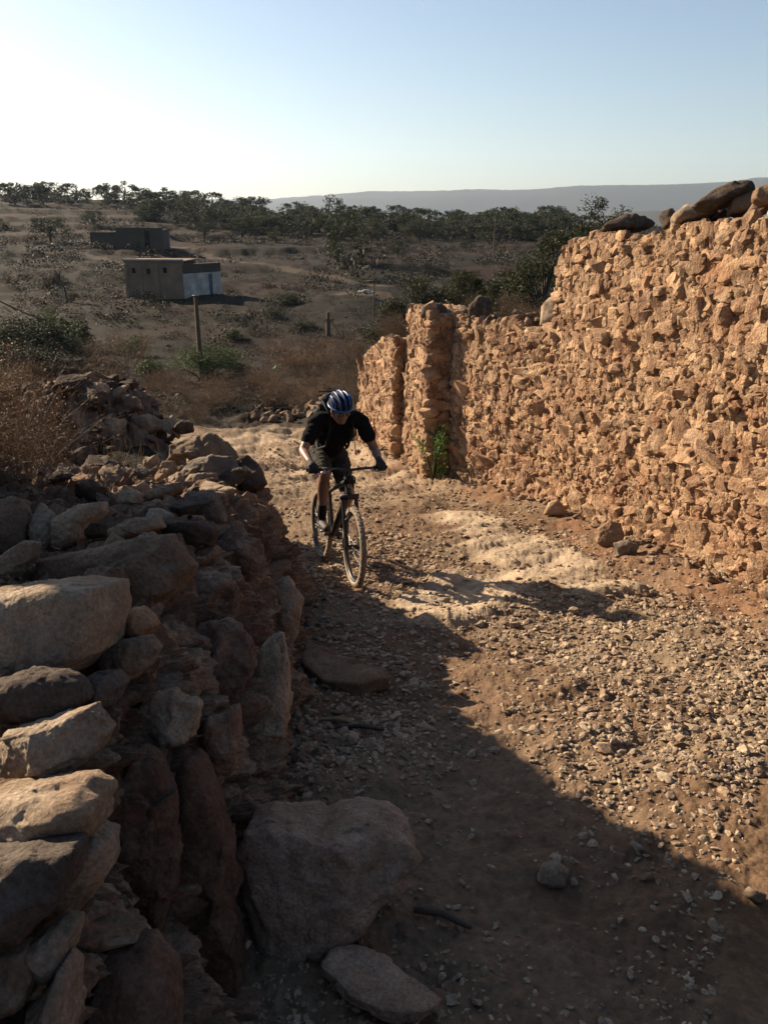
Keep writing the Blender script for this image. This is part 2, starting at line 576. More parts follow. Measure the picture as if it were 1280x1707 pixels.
# ------------------------------------------------------------------ terrain
def tab(pts, sm=.0):
    x = np.array([p[0] for p in pts], float); y = np.array([p[1] for p in pts], float)
    X = np.linspace(x[0], x[-1], 4000)
    Yv = np.interp(X, x, y)
    if sm > 0:
        k = max(int(sm / (X[1] - X[0])), 1)
        ker = np.hanning(2 * k + 3); ker /= ker.sum()
        pad = np.concatenate([np.full(k + 1, Yv[0]), Yv, np.full(k + 1, Yv[-1])])
        # keep the end slopes
        pad[:k + 1] = Yv[0] + (np.arange(-k - 1, 0)) * (Yv[1] - Yv[0])
        pad[-k - 1:] = Yv[-1] + (np.arange(1, k + 2)) * (Yv[-1] - Yv[-2])
        Yv = np.convolve(pad, ker, 'valid')
    return lambda q: np.interp(q, X, Yv)

road_z = tab([(-30, 1.0), (-12, .9), (0, -1.67), (6.3, -3.06), (20, -5.52), (25, -6.2), (32, -6.75), (42, -7.0), (52, -6.4), (60, -5.8)], 1.0)
valley_z = tab([(60, 0), (190, 1)], 4)
Xf = tab([(-5, -.45), (0, -.42), (1.7, -.42), (2.6, -.44), (3.9, -.51), (5.9, -.66), (6.6, -.86), (7.4, -1.12), (8.2, -1.55), (9.2, -2.2), (11, -3.4), (14, -4.0), (20, -5.2), (30, -8), (60, -12)], .35)
Xr = tab([(-6, 6.8), (0, 5.15), (4, 3.93), (6.1, 3.28), (9.7, 2.45), (12.8, 1.12), (14.9, .5), (19.3, -.6), (24, -2.9), (32, -4.5), (60, -5)], .15)

def pix_z(py, D):
    """height above the camera of image row py at horizontal distance D (column centre)"""
    v = (853.5 - py) / FPX
    return D * (-ST + v * CT) / (CT + v * ST)

crest_py = tab([(-600, 318), (0, 325), (235, 335), (350, 350), (500, 362), (700, 369), (900, 373), (1280, 380), (2000, 380)], 60)
far_py = tab([(-2500, 345), (0, 340), (440, 329), (560, 322), (700, 320), (800, 317), (890, 318), (960, 310), (1100, 307), (1190, 305), (1235, 300), (1262, 296), (1320, 300), (1800, 300), (3500, 330)], 20)
spur_py = tab([(-3000, 420), (880, 420), (960, 372), (1040, 352), (1100, 350), (1180, 365), (1400, 372), (3500, 420)], 20)

def micro_scale(r):
    return np.clip(r / 12.0, .0, 1.0)

def base_z(X, Y):
    Yp = np.clip(Y, -30, 60)
    z = road_z(Yp)
    # left bank (retained field)
    hb = np.interp(Yp, [-5, 0, 6, 9, 14, 20, 28, 40], [.8, .8, .85, 1.15, .95, .6, .2, 0])
    wl = np.interp(Yp, [0, 9, 20, 40], [.35, .5, 2.5, 6])
    z = z + hb * sstep(Xf(Yp) - .5 - X, 0, wl)
    hr = np.interp(Yp, [-5, 4, 9.7, 13, 16, 20, 27, 40], [2.3, 2.3, 2.2, 1.9, 1.5, 1.2, .7, 0])
    wr = np.interp(Yp, [0, 19, 24, 40], [.3, .3, 2, 6])
    z = z + hr * sstep(X - Xr(Yp) - .12, 0, wr)
    # hill across the valley
    Ys = np.maximum(Y, 1.0)
    px = 640 + FPX * X / (Ys * CT + 2) 
    px = np.clip(px, -2500, 3500)
    zc = pix_z(crest_py(px), 190.0)
    f = np.clip((Y - 60) / 130, 0, None)
    up = (zc + 5.8) * np.minimum(f, 1) ** .9
    z = z + np.where(Y > 60, up, 0)
    # beyond the crest
    pl = sstep(Y, 190, 420)
    z = z - pl * (22 + zc)
    zs = pix_z(spur_py(px), 2300.0)
    s = np.exp(-((Y - 2300) / 330.0) ** 2)
    z = np.where(Y > 400, np.maximum(z, -22 - (Y - 400) * .0 + (zs + 22) * s * (zs > -60)), z)
    zf = pix_z(far_py(px), 4800.0)
    z = z + sstep(Y, 3300, 4800) * (zf + 22)
    z = z - sstep(Y, 5000, 7000) * 60
    return z

# outcrop of pale limestone in the middle of the track
OUT = [(1.0, 9.3, .55), (1.15, 8.6, .62), (1.35, 7.9, .6), (1.45, 7.2, .55), (1.3, 6.55, .6), (.85, 6.1, .5), (.4, 5.75, .45), (1.75, 6.2, .4), (.75, 6.5, .35)]
def outcrop(X, Y):
    d = np.full(X.shape, 9.0)
    nx = n2(X, Y, 3, 1.6, 3.3) * .22
    for x, y, r in OUT:
        d = np.minimum(d, np.hypot((X - x), (Y - y) * .9) / r)
    return (1 - sstep(d + nx * 2.2, .62, 1.15))

def full_z(X, Y, fine=True):
    z = base_z(X, Y)
    r = np.hypot(X, Y)
    near = 1 - sstep(r, 22, 45)
    ontrack = sstep(X - Xf(np.clip(Y, -5, 60)), -.2, .3) * (1 - sstep(X - Xr(np.clip(Y, -6, 60)), -.3, .1)) * (1 - sstep(Y, 30, 40))
    # slight crown to the right edge, ruts
    z = z + near * (.045 * n2(X, Y, 3, .8, 1.0) + .028 * n2(X, Y, 3, 3.1, 2.0))
    if fine:
        z = z + near * .014 * n2(X, Y, 3, 11, 4.0)
        z = z + near * .006 * n2(X, Y, 2, 34, 5.0)
    # earth banked against the right wall
    z = z + near * .10 * ontrack * sstep(X - Xr(np.clip(Y, -6, 60)), -.9, -.1)
    o = outcrop(X, Y)
    if np.any(o > 0):
        U_ = X * .80 + Y * .60; V_ = -X * .60 + Y * .80        # beds run along U
        lay = n2(U_ * .35, V_ * 1.5, 3, 1.3, 9.0)
        stp = np.floor(lay * 4) / 4 * .7 + lay * .3
        pit = np.clip(n2(U_ * .6, V_, 3, 7, 3.0), -1, .1)
        z = z + o * (.05 + .05 * stp + .010 * pit - .014 * n2(X, Y, 3, 11, 4.0) * near)
    # far rocky stretch of the track
    fr = sstep(Y, 9.5, 13) * ontrack
    lay = n2(X, Y * 1.3, 3, .9, 19.0)
    z = z + fr * (.15 * (np.floor(lay * 4) / 4 * .7 + lay * .3) + .03 * n2(X, Y, 3, 4.5, 23.0))
    far = sstep(Y, 24, 60) 
    z = z + far * (1 - sstep(Y, 600, 900)) * (.35 * n2(X, Y, 4, .11, 6.0) + .12 * n2(X, Y, 3, .6, 6.5))
    hill = sstep(Y, 62, 95) * (1 - sstep(Y, 180, 230))
    if np.any(hill > 0):
        q = z / 1.1 + .5 * n2(X, Y, 2, .03, 8.0)
        z = z + hill * .55 * (sstep(q - np.floor(q), .35, .62) - (q - np.floor(q)))
    big = sstep(Y, 2600, 3600)
    z = z + big * (14 * n2(X, Y, 5, .0022, 7.0) + 1.6 * n2(X, Y, 2, .03, 7.7) * sstep(Y, 4000, 4600))
    return z

def ground_hit(px, py, tmax=400.0):
    d = ray(px, py)
    t = np.geomspace(1.2, tmax, 3000)
    P = d[None] * t[:, None]
    z = full_z(P[:, 0].copy(), P[:, 1].copy(), False)
    k = np.argmax(P[:, 2] < z)
    if P[k, 2] >= z[k]: k = len(t) - 1
    return Vector(P[k]), float(t[k])

def zat(x, y):
    return float(full_z(np.array([float(x)]), np.array([float(y)]))[0])

# polar sheet around the camera
az_in = np.radians(np.linspace(-31, 31, 640))
az_out = np.radians(np.linspace(31, 329, 90))[1:-1]
AZ = np.concatenate([az_in, az_out])
rr = [.6]
while rr[-1] < 7000:
    r_ = rr[-1]
    rr.append(r_ * (1.0065 if r_ < 28 else 1.011 if r_ < 260 else 1.03))
RR = np.array(rr)
A, R_ = np.meshgrid(AZ, RR)
GX = (np.sin(A) * R_).ravel(); GY = (np.cos(A) * R_).ravel()
GZ = full_z(GX, GY)
nR, nA = len(RR), len(AZ)
F = grid_faces(nR, nA, True)
# albedo of the ground
def ground_cols(X, Y, Z):
    n = len(X)
    r = np.hypot(X, Y)
    ont = sstep(X - Xf(np.clip(Y, -5, 60)), -.5, .1) * (1 - sstep(X - Xr(np.clip(Y, -6, 60)), -.1, .3)) * (1 - sstep(Y + .6 * n2(X, Y, 2, 1.1, 3.3), 20, 25))
    soil = np.array([.235, .155, .10]); grit = np.array([.31, .235, .165]); red = np.array([.27, .16, .10])
    a = sstep(n2(X, Y, 4, .9, 31.0), -.35, .45)[:, None]
    c = soil * (1 - a) + grit * a
    # trodden darker line of the track near the viewer
    tr = (np.exp(-((X - .42 - .03 * Y) / .42) ** 2) * (1 - sstep(Y, 5.2, 6.5)))[:, None] * .6
    c = c * (1 - tr) + np.array([.27, .185, .13]) * tr
    rm = (sstep(X - Xr(np.clip(Y, -6, 60)), -1.5, -.4) * sstep(n2(X, Y, 3, 1.1, 33.0), -.5, .2))[:, None]
    c = c * (1 - rm) + red * 1.15 * rm
    o = outcrop(X, Y)[:, None]
    c = c * (1 - o) + (np.array([.58, .47, .35]) * (1 + .25 * n2(X * .8 + Y * .6, (Y * .8 - X * .6) * 2.5, 3, 1.6, 71.0))[:, None]) * o
    fr = (sstep(Y, 10, 14.5) * sstep(n2(X, Y, 3, .7, 35.0), -.9, .1))[:, None] * .8
    c = c * (1 - fr) + np.array([.56, .45, .33]) * fr
    # open land
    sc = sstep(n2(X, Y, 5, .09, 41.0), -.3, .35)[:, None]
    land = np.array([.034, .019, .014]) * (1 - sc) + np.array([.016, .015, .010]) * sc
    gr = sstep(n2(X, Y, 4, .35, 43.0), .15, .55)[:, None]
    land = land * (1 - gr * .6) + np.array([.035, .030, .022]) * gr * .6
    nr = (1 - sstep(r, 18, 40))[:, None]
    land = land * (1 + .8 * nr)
    c = c * ont[:, None] + land * (1 - ont[:, None])
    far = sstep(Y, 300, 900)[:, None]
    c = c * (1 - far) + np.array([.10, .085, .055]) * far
    return c * ALB * np.array([.95, .92, .88])
GC = ground_cols(GX, GY, GZ)
# pale footpath over the hill
def polydist(X, Y, pts):
    d = np.full(X.shape, 1e9)
    for (x0, y0), (x1, y1) in zip(pts[:-1], pts[1:]):
        dx, dy = x1 - x0, y1 - y0
        t = np.clip(((X - x0) * dx + (Y - y0) * dy) / (dx * dx + dy * dy), 0, 1)
        d = np.minimum(d, np.hypot(X - x0 - t * dx, Y - y0 - t * dy))
    return d
PATHS = []
for pts, wd in (([(250, 408), (330, 418), (400, 438), (470, 447), (560, 462), (640, 476)], .7), ([(140, 420), (175, 432), (215, 442)], .5), ([(565, 490), (640, 492)], .6)):
    q = [ground_hit(*p)[0] for p in pts]
    q = [(p.x, p.y) for p in q]
    PATHS.append((q, wd))
    m = (GY > 30) & (GY < 200)
    dd = polydist(GX[m], GY[m], q)
    w = (1 - sstep(dd + .3 * n2(GX[m], GY[m], 2, .8, 3), wd * .6, wd * 1.3))[:, None]
    GC[m] = GC[m] * (1 - w) + np.array([.062, .048, .036]) * w
V = np.stack([GX, GY, GZ], 1)
cen = len(V)
V = np.concatenate([V, [[0, 0, float(full_z(np.zeros(1), np.zeros(1))[0])]]])
k = np.arange(nA)
FT = np.stack([np.full(nA, cen), (k + 1) % nA, k], 1)
GC = np.concatenate([GC, GC[:1]])
F = F[:, ::-1]
fc = V[F].mean(1)
onr = (fc[:, 0] > Xf(np.clip(fc[:, 1], -5, 60)) - .15) & (fc[:, 0] < Xr(np.clip(fc[:, 1], -6, 60)) + .1) & (fc[:, 1] > -8) & (fc[:, 1] < 28)
def submesh(name, faces, extra=None):
    fl = [faces] + ([extra] if extra is not None else [])
    used = np.unique(np.concatenate([f.ravel() for f in fl]))
    mp = np.full(len(V), -1); mp[used] = np.arange(len(used))
    return mesh_np(name, V[used], [mp[f] for f in fl], True, cols=GC[used])
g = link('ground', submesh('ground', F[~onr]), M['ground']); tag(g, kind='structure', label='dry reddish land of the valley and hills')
g = link('dirt_track', submesh('dirt_track', F[onr], FT), M['ground']); tag(g, kind='structure', label='stony dirt track between the two walls')
# the air: one even box round the whole scene
hz = MB(); hz.box((0, 0, 160.0), (14600, 14600, 600))
hm_ = bpy.data.materials.new('haze'); hm_.use_nodes = True
ht = hm_.node_tree; ht.nodes.clear()
ho = ht.nodes.new('ShaderNodeOutputMaterial'); hv = ht.nodes.new('ShaderNodeVolumePrincipled')
hv.inputs['Color'].default_value = (.56, .76, 1.0, 1); hv.inputs['Density'].default_value = .00009; hv.inputs['Anisotropy'].default_value = .35
ht.links.new(hv.outputs[0], ho.inputs['Volume'])
o = hz.build('haze', hm_, None, False); tag(o, 'thin haze in the air', kind='stuff')
#--END-TERRAIN

# ------------------------------------------------------------------ right rubble walls
def ring_path(front, thick, rad=.1, step=.018, back_step=.08):
    """closed outline: front polyline (near -> far), then around the back. returns points, outward normals, distance"""
    fp = [np.array(p, float) for p in front]
    d0 = (fp[1] - fp[0]); d0 /= np.linalg.norm(d0)
    d1 = (fp[-1] - fp[-2]); d1 /= np.linalg.norm(d1)
    nrm = lambda d: np.array([d[1], -d[0]])      # to the right of travel = back side
    b0 = fp[0] + nrm(d0) * thick; b1 = fp[-1] + nrm(d1) * thick
    poly = fp + [b1] + [b0]
    pts = []; fine = []
    seq = poly + [poly[0]]
    for i in range(len(seq) - 1):
        a, b = seq[i], seq[i + 1]
        L = np.linalg.norm(b - a)
        isback = (i == len(fp))
        st = back_step if isback else step
        n = max(int(L / st), 2)
        for k in range(n):
            pts.append(a + (b - a) * k / n)
    P = np.array(pts)
    # round the corners
    for _ in range(5):
        P = .25 * np.roll(P, 1, 0) + .5 * P + .25 * np.roll(P, -1, 0)
    T = np.roll(P, -1, 0) - np.roll(P, 1, 0)
    T /= np.linalg.norm(T, axis=1)[:, None] + 1e-9
    Nn = np.stack([-T[:, 1], T[:, 0]], 1)        # left of travel = outward (road side for the front)
    for _ in range(5):
        Nn = .25 * np.roll(Nn, 1, 0) + .5 * Nn + .25 * np.roll(Nn, -1, 0)
    Nn /= np.linalg.norm(Nn, axis=1)[:, None] + 1e-9
    s = np.concatenate([[0], np.cumsum(np.linalg.norm(np.diff(P, axis=0), axis=1))])
    return P, Nn, s

_WS = {}
def wall_rock(seed, sub):
    """blocky stone with a fairly flat face: box planes and a few chips"""
    r = np.random.default_rng(seed)
    D, F = ico(sub)
    N = [np.array(v, float) for v in ((1, 0, 0), (-1, 0, 0), (0, 1, 0), (0, -1, 0), (0, 0, 1), (0, 0, -1))]
    N = [n + r.normal(0, .16, 3) for n in N]
    d = [.5 * r.uniform(.88, 1.0) for _ in range(6)]
    for k in range(6):
        n = r.normal(size=3); N.append(n); d.append(.5 * r.uniform(1.0, 1.3))
    N = np.array([n / np.linalg.norm(n) for n in N]); d = np.array(d)
    q = np.clip(D @ N.T, 1e-4, None) / d
    rad = (q ** 26).sum(1) ** (-1 / 26)
    V = D * rad[:, None]
    off = r.random(3) * 90
    V = V + D * (.05 * fbm(V * 3 + off, 3) + (.05 * facet3(V + off, .4) if sub > 2 else 0))[:, None]
    return V, F
def wall_stones(P, Nn, s, zb, top, seed, cell, amp, smax, thick):
    """angular stones bedded in the face of a wall: one array of vertices and faces"""
    r = np.random.default_rng(seed)
    C = []; 
    H = float((top - zb).max())
    for gen in range(2):
        z = 0.0
        c0 = cell if gen == 0 else cell * .62
        while z < H + .02:
            rh = c0 * r.uniform(.5, 1.5)
            u = -r.random() * .1
            while u < smax:
                w = rh * r.uniform(.55, 1.9)
                if r.random() < .08 and gen == 0: w *= 1.5
                C.append((u + w / 2, z + rh / 2 + r.normal(0, rh * .22), w, rh * (1.0 if r.random() > .16 else 1.8), gen))
                u += w * .92
            z += rh * .86
    C = np.array(C)
    N_ = len(C)
    U = C[:, 0]
    px_ = np.interp(U, s, P[:, 0]); py_ = np.interp(U, s, P[:, 1])
    nx_ = np.interp(U, s, Nn[:, 0]); ny_ = np.interp(U, s, Nn[:, 1])
    zb_ = np.interp(U, s, zb); tp_ = np.interp(U, s, top)
    z = zb_ + C[:, 1]
    ok = z < tp_ - .01
    W_, H_ = C[:, 2] * 1.06, C[:, 3] * 1.08
    D_ = np.minimum(W_, H_) * r.uniform(.8, 1.2, N_) + .03
    low = n2(U, z, 3, .9, seed + .9) * .5 * amp
    foot = np.clip(1 - (z - zb_) / .5, 0, 1) ** 2 * .10
    out = low + foot - D_ * .34 + np.where(C[:, 4] == 0, 1, .15) * np.abs(r.normal(0, .026, N_)) - .002
    Vs = []; Fs = []; Rn = []; off = 0
    NB = 22
    for b in range(NB):
        if b not in _WS: _WS[b] = wall_rock(900 + b, 2 if b % 3 else 3)
        Bv, Bf = _WS[b]
        idx = np.where(ok & (np.arange(N_) % NB == b))[0]
        k = len(idx)
        a = r.normal(0, .30, k); t_ = r.normal(0, .15, k); q = r.normal(0, .17, k)
        x = Bv[:, 0] * W_[idx][:, None]; y = Bv[:, 1] * D_[idx][:, None]; zz = Bv[:, 2] * H_[idx][:, None]
        x, zz = x * np.cos(a)[:, None] - zz * np.sin(a)[:, None], x * np.sin(a)[:, None] + zz * np.cos(a)[:, None]
        y, zz = y * np.cos(t_)[:, None] - zz * np.sin(t_)[:, None], y * np.sin(t_)[:, None] + zz * np.cos(t_)[:, None]
        x, y = x * np.cos(q)[:, None] - y * np.sin(q)[:, None], x * np.sin(q)[:, None] + y * np.cos(q)[:, None]
        nx, ny = nx_[idx][:, None], ny_[idx][:, None]
        X = px_[idx][:, None] + nx * (y + out[idx][:, None]) + ny * x
        Y = py_[idx][:, None] + ny * (y + out[idx][:, None]) - nx * x
        Z = z[idx][:, None] + zz
        Vs.append(np.stack([X, Y, Z], -1).reshape(-1, 3))
        Fs.append((Bf[None] + (np.arange(k) * len(Bv))[:, None, None] + off).reshape(-1, 3))
        Rn.append(np.repeat(r.random(k), len(Bv)))
        off += k * len(Bv)
    return np.concatenate(Vs), np.concatenate(Fs), np.concatenate(Rn)

def rubble_wall(name, front, topf, thick, seed, cell=.10, amp=.075, step=.018, edge=.16, mat='wall_right', topamp=.10):
    P, Nn, s = ring_path(front, thick, step=step)
    nU = len(P)
    zb = full_z(P[:, 0].copy(), P[:, 1].copy(), False)
    fs_ = sorted(front, key=lambda p: p[1])
    fx = np.interp(P[:, 1], [p[1] for p in fs_], [p[0] for p in fs_])
    fzb = full_z(fx - .15, P[:, 1].copy(), False)
    zb = np.minimum(zb, fzb) - .12
    top = topf(P[:, 1]) + .05 * n2(P[:, 0], P[:, 1], 3, 2.2, seed)
    half = thick * .5
    wv = np.concatenate([np.arange(0, 1.0, step / 3.2), [1.0]])
    nf = len(wv)
    inw = np.concatenate([np.linspace(0, 1, int(half / step))])[1:]
    rows = []; UU = []; WW = []; DN = []; UPW = []
    H = top - zb
    for w in wv:
        z = zb + H * w
        # soft shoulder
        sh = np.clip((w * H - (H - .14)) / .14, 0, 1)
        ins = .05 * sh ** 2
        rows.append(np.stack([P[:, 0] - Nn[:, 0] * ins, P[:, 1] - Nn[:, 1] * ins, z], 1))
        UU.append(s); WW.append(z); DN.append(1 - .6 * sh); UPW.append(.6 * sh)
    for q in inw:
        ins = .05 + (half - .05) * q
        rows.append(np.stack([P[:, 0] - Nn[:, 0] * ins, P[:, 1] - Nn[:, 1] * ins, top + .03 * math.sin(q * 1.57)], 1))
        UU.append(s); WW.append(top + q * half); DN.append(np.full(nU, .4 * (1 - q) ** 2)); UPW.append(np.full(nU, 1.0))
    Vv = np.concatenate(rows); U = np.concatenate(UU); Wc = np.concatenate(WW)
    dn = np.concatenate(DN); upw = np.concatenate(UPW)
    NN = np.tile(Nn, (len(rows), 1))
    # two generations of stones: courses of larger ones and a rubble of small ones between
    h1, r1, g1 = stones2d(U, Wc, cell * 1.55, seed, 1.15, .35, .5)
    h2, r2, g2 = stones2d(U, Wc, cell * .62, seed + 3, 1.15, .35, .4)
    sel = sstep(n2(U, Wc, 3, 1.5, seed + .3) + (r1 - .5) * 1.6, -.15, .05)
    hh = h1 * sel + (h2 * .55 + .22) * (1 - sel)
    hh = np.maximum(hh, h2 * .55)
    rnd = np.where(h1 * sel > h2 * .6, r1, r2)
    P3 = np.stack([U, Wc, NN[:, 0] * .3], 1)
    fine = fbm(P3 * 22 + seed, 4) * .14 + fbm(P3 * 70 + seed, 2) * .06
    low = n2(U, Wc, 3, .9, seed + .9) * .5
    disp = amp * (hh * .7 + fine * 1.3 + low - 1.0)
    # foot spreads outwards
    foot = np.clip(1 - (Vv[:, 2] - np.tile(zb, len(rows))) / .5, 0, 1)
    disp += foot ** 2 * .10
    Vv[:, 0] += NN[:, 0] * disp * dn; Vv[:, 1] += NN[:, 1] * disp * dn
    Vv[:, 2] += disp * upw * (topamp / amp)
    Fq = grid_faces(len(rows), nU, True)[:, ::-1]
    smax = sum(math.hypot(b_[0] - a_[0], b_[1] - a_[1]) for a_, b_ in zip(front[:-1], front[1:])) + .15
    ps = []
    for rev in (0, 1):
        if rev == 0: u0, u1 = -.02, smax
        else: u0, u1 = s[-1] - thick - .05, s[-1]
        sv = s - u0 if rev else s
        ps.append(wall_stones(P, Nn, sv, zb, top, seed + rev * 50, cell, amp, u1 - u0 if rev else smax, thick))
    base = len(Vv)
    allV = np.concatenate([Vv] + [q[0] for q in ps])
    F3 = []; off = base
    for q in ps:
        F3.append(q[1] + off); off += len(q[0])
    me = mesh_np(name, allV, [Fq, np.concatenate(F3)], True, nsmooth=len(Fq), attrs={'rnd': np.concatenate([rnd] + [q[2] for q in ps])})
    o = link(name, me, M[mat]); o['kind'] = 'thing'
    return o, Vv

lin = lambda *p: (lambda y: np.interp(y, [a[0] for a in p], [a[1] for a in p]))
wA, VA = rubble_wall('rubble_wall', [(4.35, 2.8), (3.93, 4.0), (3.28, 6.1), (2.20, 10.6)],
    lin((2, .08), (6.0, .04), (7.0, -.04), (7.8, -.08), (8.9, -.20), (10.0, -.26), (10.4, -.40), (10.6, -.65)), .55, 3, .10, .085, .016)
tag(wA, 'tall sunlit orange rubble stone wall rising highest at the right edge of the track', 'stone wall')
wB, VB = rubble_wall('rubble_wall', [(2.30, 10.5), (2.0, 11.05), (1.14, 12.9)],
    lin((10.3, -1.15), (10.7, -1.40), (11.0, -1.5), (11.4, -1.36), (12.0, -1.55), (12.6, -1.5), (13, -1.45)), .6, 17, .115, .11, .020)
tag(wB, 'lower crumbling stone wall section with bulging stones just beyond the tall wall', 'stone wall')
wC, VC = rubble_wall('rubble_wall', [(.74, 12.95), (.44, 15.0)],
    lin((12.9, -1.50), (13.3, -1.42), (14.2, -1.5), (15, -1.75)), .85, 29, .12, .10, .022)
tag(wC, 'narrow pier of stone wall stepping out toward the track beside the green weed', 'stone wall')
wD, VD = rubble_wall('rubble_wall', [(.22, 15.05), (.0, 16.6), (-.62, 19.6)],
    lin((15, -2.25), (15.4, -2.15), (16.5, -2.4), (18, -2.85), (19.0, -3.3), (19.6, -3.9)), .8, 41, .13, .11, .026)
tag(wD, 'farthest and lowest end of the right stone wall behind the rider, draped with dry twigs', 'stone wall')

wE, VE = rubble_wall('rubble_wall', [(-3.15, 5.8), (-2.85, 4.9), (-2.72, 3.4)],  # added unseen pillar, shaped to shade the near right part of the track
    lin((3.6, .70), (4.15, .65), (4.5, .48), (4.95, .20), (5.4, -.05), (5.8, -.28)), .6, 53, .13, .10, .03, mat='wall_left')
tag(wE, 'added stone pillar left of the track, outside the view, casting shade across it', 'stone wall')

# ------------------------------------------------------------------ left dry stone wall
def lw_path():
    ys = [.25]
    while ys[-1] < 12.5:
        ys.append(ys[-1] + .0035 + .0038 * ys[-1])
    y = np.array(ys)
    x = Xf(y)
    P = np.stack([x, y], 1)
    T = np.gradient(P, axis=0); T /= np.linalg.norm(T, axis=1)[:, None]
    Nn = np.stack([T[:, 1], -T[:, 0]], 1)       # to the right: outward
    s = np.concatenate([[0], np.cumsum(np.linalg.norm(np.diff(P, axis=0), axis=1))])
    return P, Nn, s
LP, LN, LS = lw_path()
lw_h = lin((0, 1.05), (1.5, 1.0), (3, 1.02), (4.5, 1.0), (6.6, 1.0), (7.4, .88), (8.3, .80), (9.5, .95), (11, 1.2), (12.5, .9))
lw_rise = lin((0, .0), (5, .02), (6.3, .10), (7.4, .12), (8.3, .12), (9.5, .12), (11, .1), (12.5, 0))
def lw_top(y, q):
    """height of the wall top at path coordinate y, distance q in from the upper edge"""
    z = road_z(y) + lw_h(y) + lw_rise(y) * np.clip(q, 0, 2.0)
    X_ = np.interp(y, LP[:, 1], LP[:, 0]) - np.interp(y, LP[:, 1], LN[:, 0]) * (.46 + q)
    Y_ = y - np.interp(y, LP[:, 1], LN[:, 1]) * (.46 + q)
    z = z + .80 * np.exp(-((X_ + 3.55) / .95) ** 2 - ((Y_ - 8.9) / 1.15) ** 2) + .25 * np.exp(-((X_ + 2.6) / .6) ** 2 - ((Y_ - 9.0) / .9) ** 2)
    z = z - .9 * np.clip(q - 2.3, 0, 5)
    return z
batter = .40
rows = []; UU = []; WW = []; NX = []; NZ = []
n_face, n_top = 120, 120
hgt = lw_h(LP[:, 1]); zr = road_z(LP[:, 1])
prof = np.concatenate([np.linspace(-.12, 1, n_face), 1 + np.linspace(0, 2.6, n_top)[1:] ** 1.15 * 1.0])
for a in prof:
    if a <= 1:
        f = max(a, 0)
        rnd_ = sstep(np.array([f]), .80, 1.0)[0]
        ins = batter * f ** 1.1 + .06 * rnd_ ** 2
        z = zr + hgt * (a - .03 * rnd_)
        rows.append(np.stack([LP[:, 0] - LN[:, 0] * ins, LP[:, 1] - LN[:, 1] * ins, z], 1))
        UU.append(LS); WW.append(hgt * a)
        nz = .25 + .6 * rnd_
    else:
        q = a - 1
        ins = batter + .06 + q
        rows.append(np.stack([LP[:, 0] - LN[:, 0] * ins, LP[:, 1] - LN[:, 1] * ins, lw_top(LP[:, 1], q)], 1))
        UU.append(LS); WW.append(hgt + q)
        nz = min(1, .85 + q)
    NZ.append(np.full(len(LS), nz))
VL = np.concatenate(rows); U = np.concatenate(UU); Wc = np.concatenate(WW); nz = np.concatenate(NZ)
NN = np.tile(LN, (len(rows), 1)) * np.sqrt(np.clip(1 - nz ** 2, 0, 1))[:, None]
h1, r1, g1 = stones2d(U * 1.25, Wc, .21, 5, .95, .55, .5)
h2, r2, g2 = stones2d(U, Wc, .085, 8, 1.2, .4, .4)
on_top = sstep(nz, .5, .9)
P3 = np.stack([U, Wc, U * 0], 1)
mass = fbm(P3 * np.array([2.0, 1.1, 1]) + 5, 3)
fine = fbm(P3 * 16, 5, gain=.6) * .30 + np.abs(fbm(P3 * 9 + 40, 4)) * -.28
near_f = 1 - sstep(np.tile(LP[:, 1], len(rows)), 2.6, 4.0)
fc = facet3(VL * np.array([1, 1, .75]), .17, 3) * .17 + facet3(VL, .06, 5) * .06
disp = .13 * (h1 - .5) + .03 * h2 + .09 * mass + .05 * fine + .55 * fc
disp = disp * (1 - .15 * on_top)
foot = np.clip(-Wc, 0, 1)
VL[:, 0] += NN[:, 0] * disp; VL[:, 1] += NN[:, 1] * disp; VL[:, 2] += nz * disp
Fq = grid_faces(len(rows), len(LS))[:, ::-1]
me = mesh_np('dry_stone_wall', VL, Fq, False, attrs={'rnd': r1})
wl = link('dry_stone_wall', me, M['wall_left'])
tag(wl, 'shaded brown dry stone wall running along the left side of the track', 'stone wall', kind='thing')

# projected clouds used to find how far away a wall or the ground is at a given spot
def cloud_depth(Vc):
    x, y, d = proj(Vc)
    return x, y, d
LC = cloud_depth(VL)
def depth_left(px, py, r=10):
    x, y, d = LC
    m = (np.abs(x - px) < r) & (np.abs(y - py) < r) & (d > .3)
    if not m.any(): return None
    return float(np.percentile(d[m], 12))
def surf_left(px, py):
    t = depth_left(px, py)
    if t is None: return None
    return Vector(ray(px, py)) * t, t
#--END-WALLS

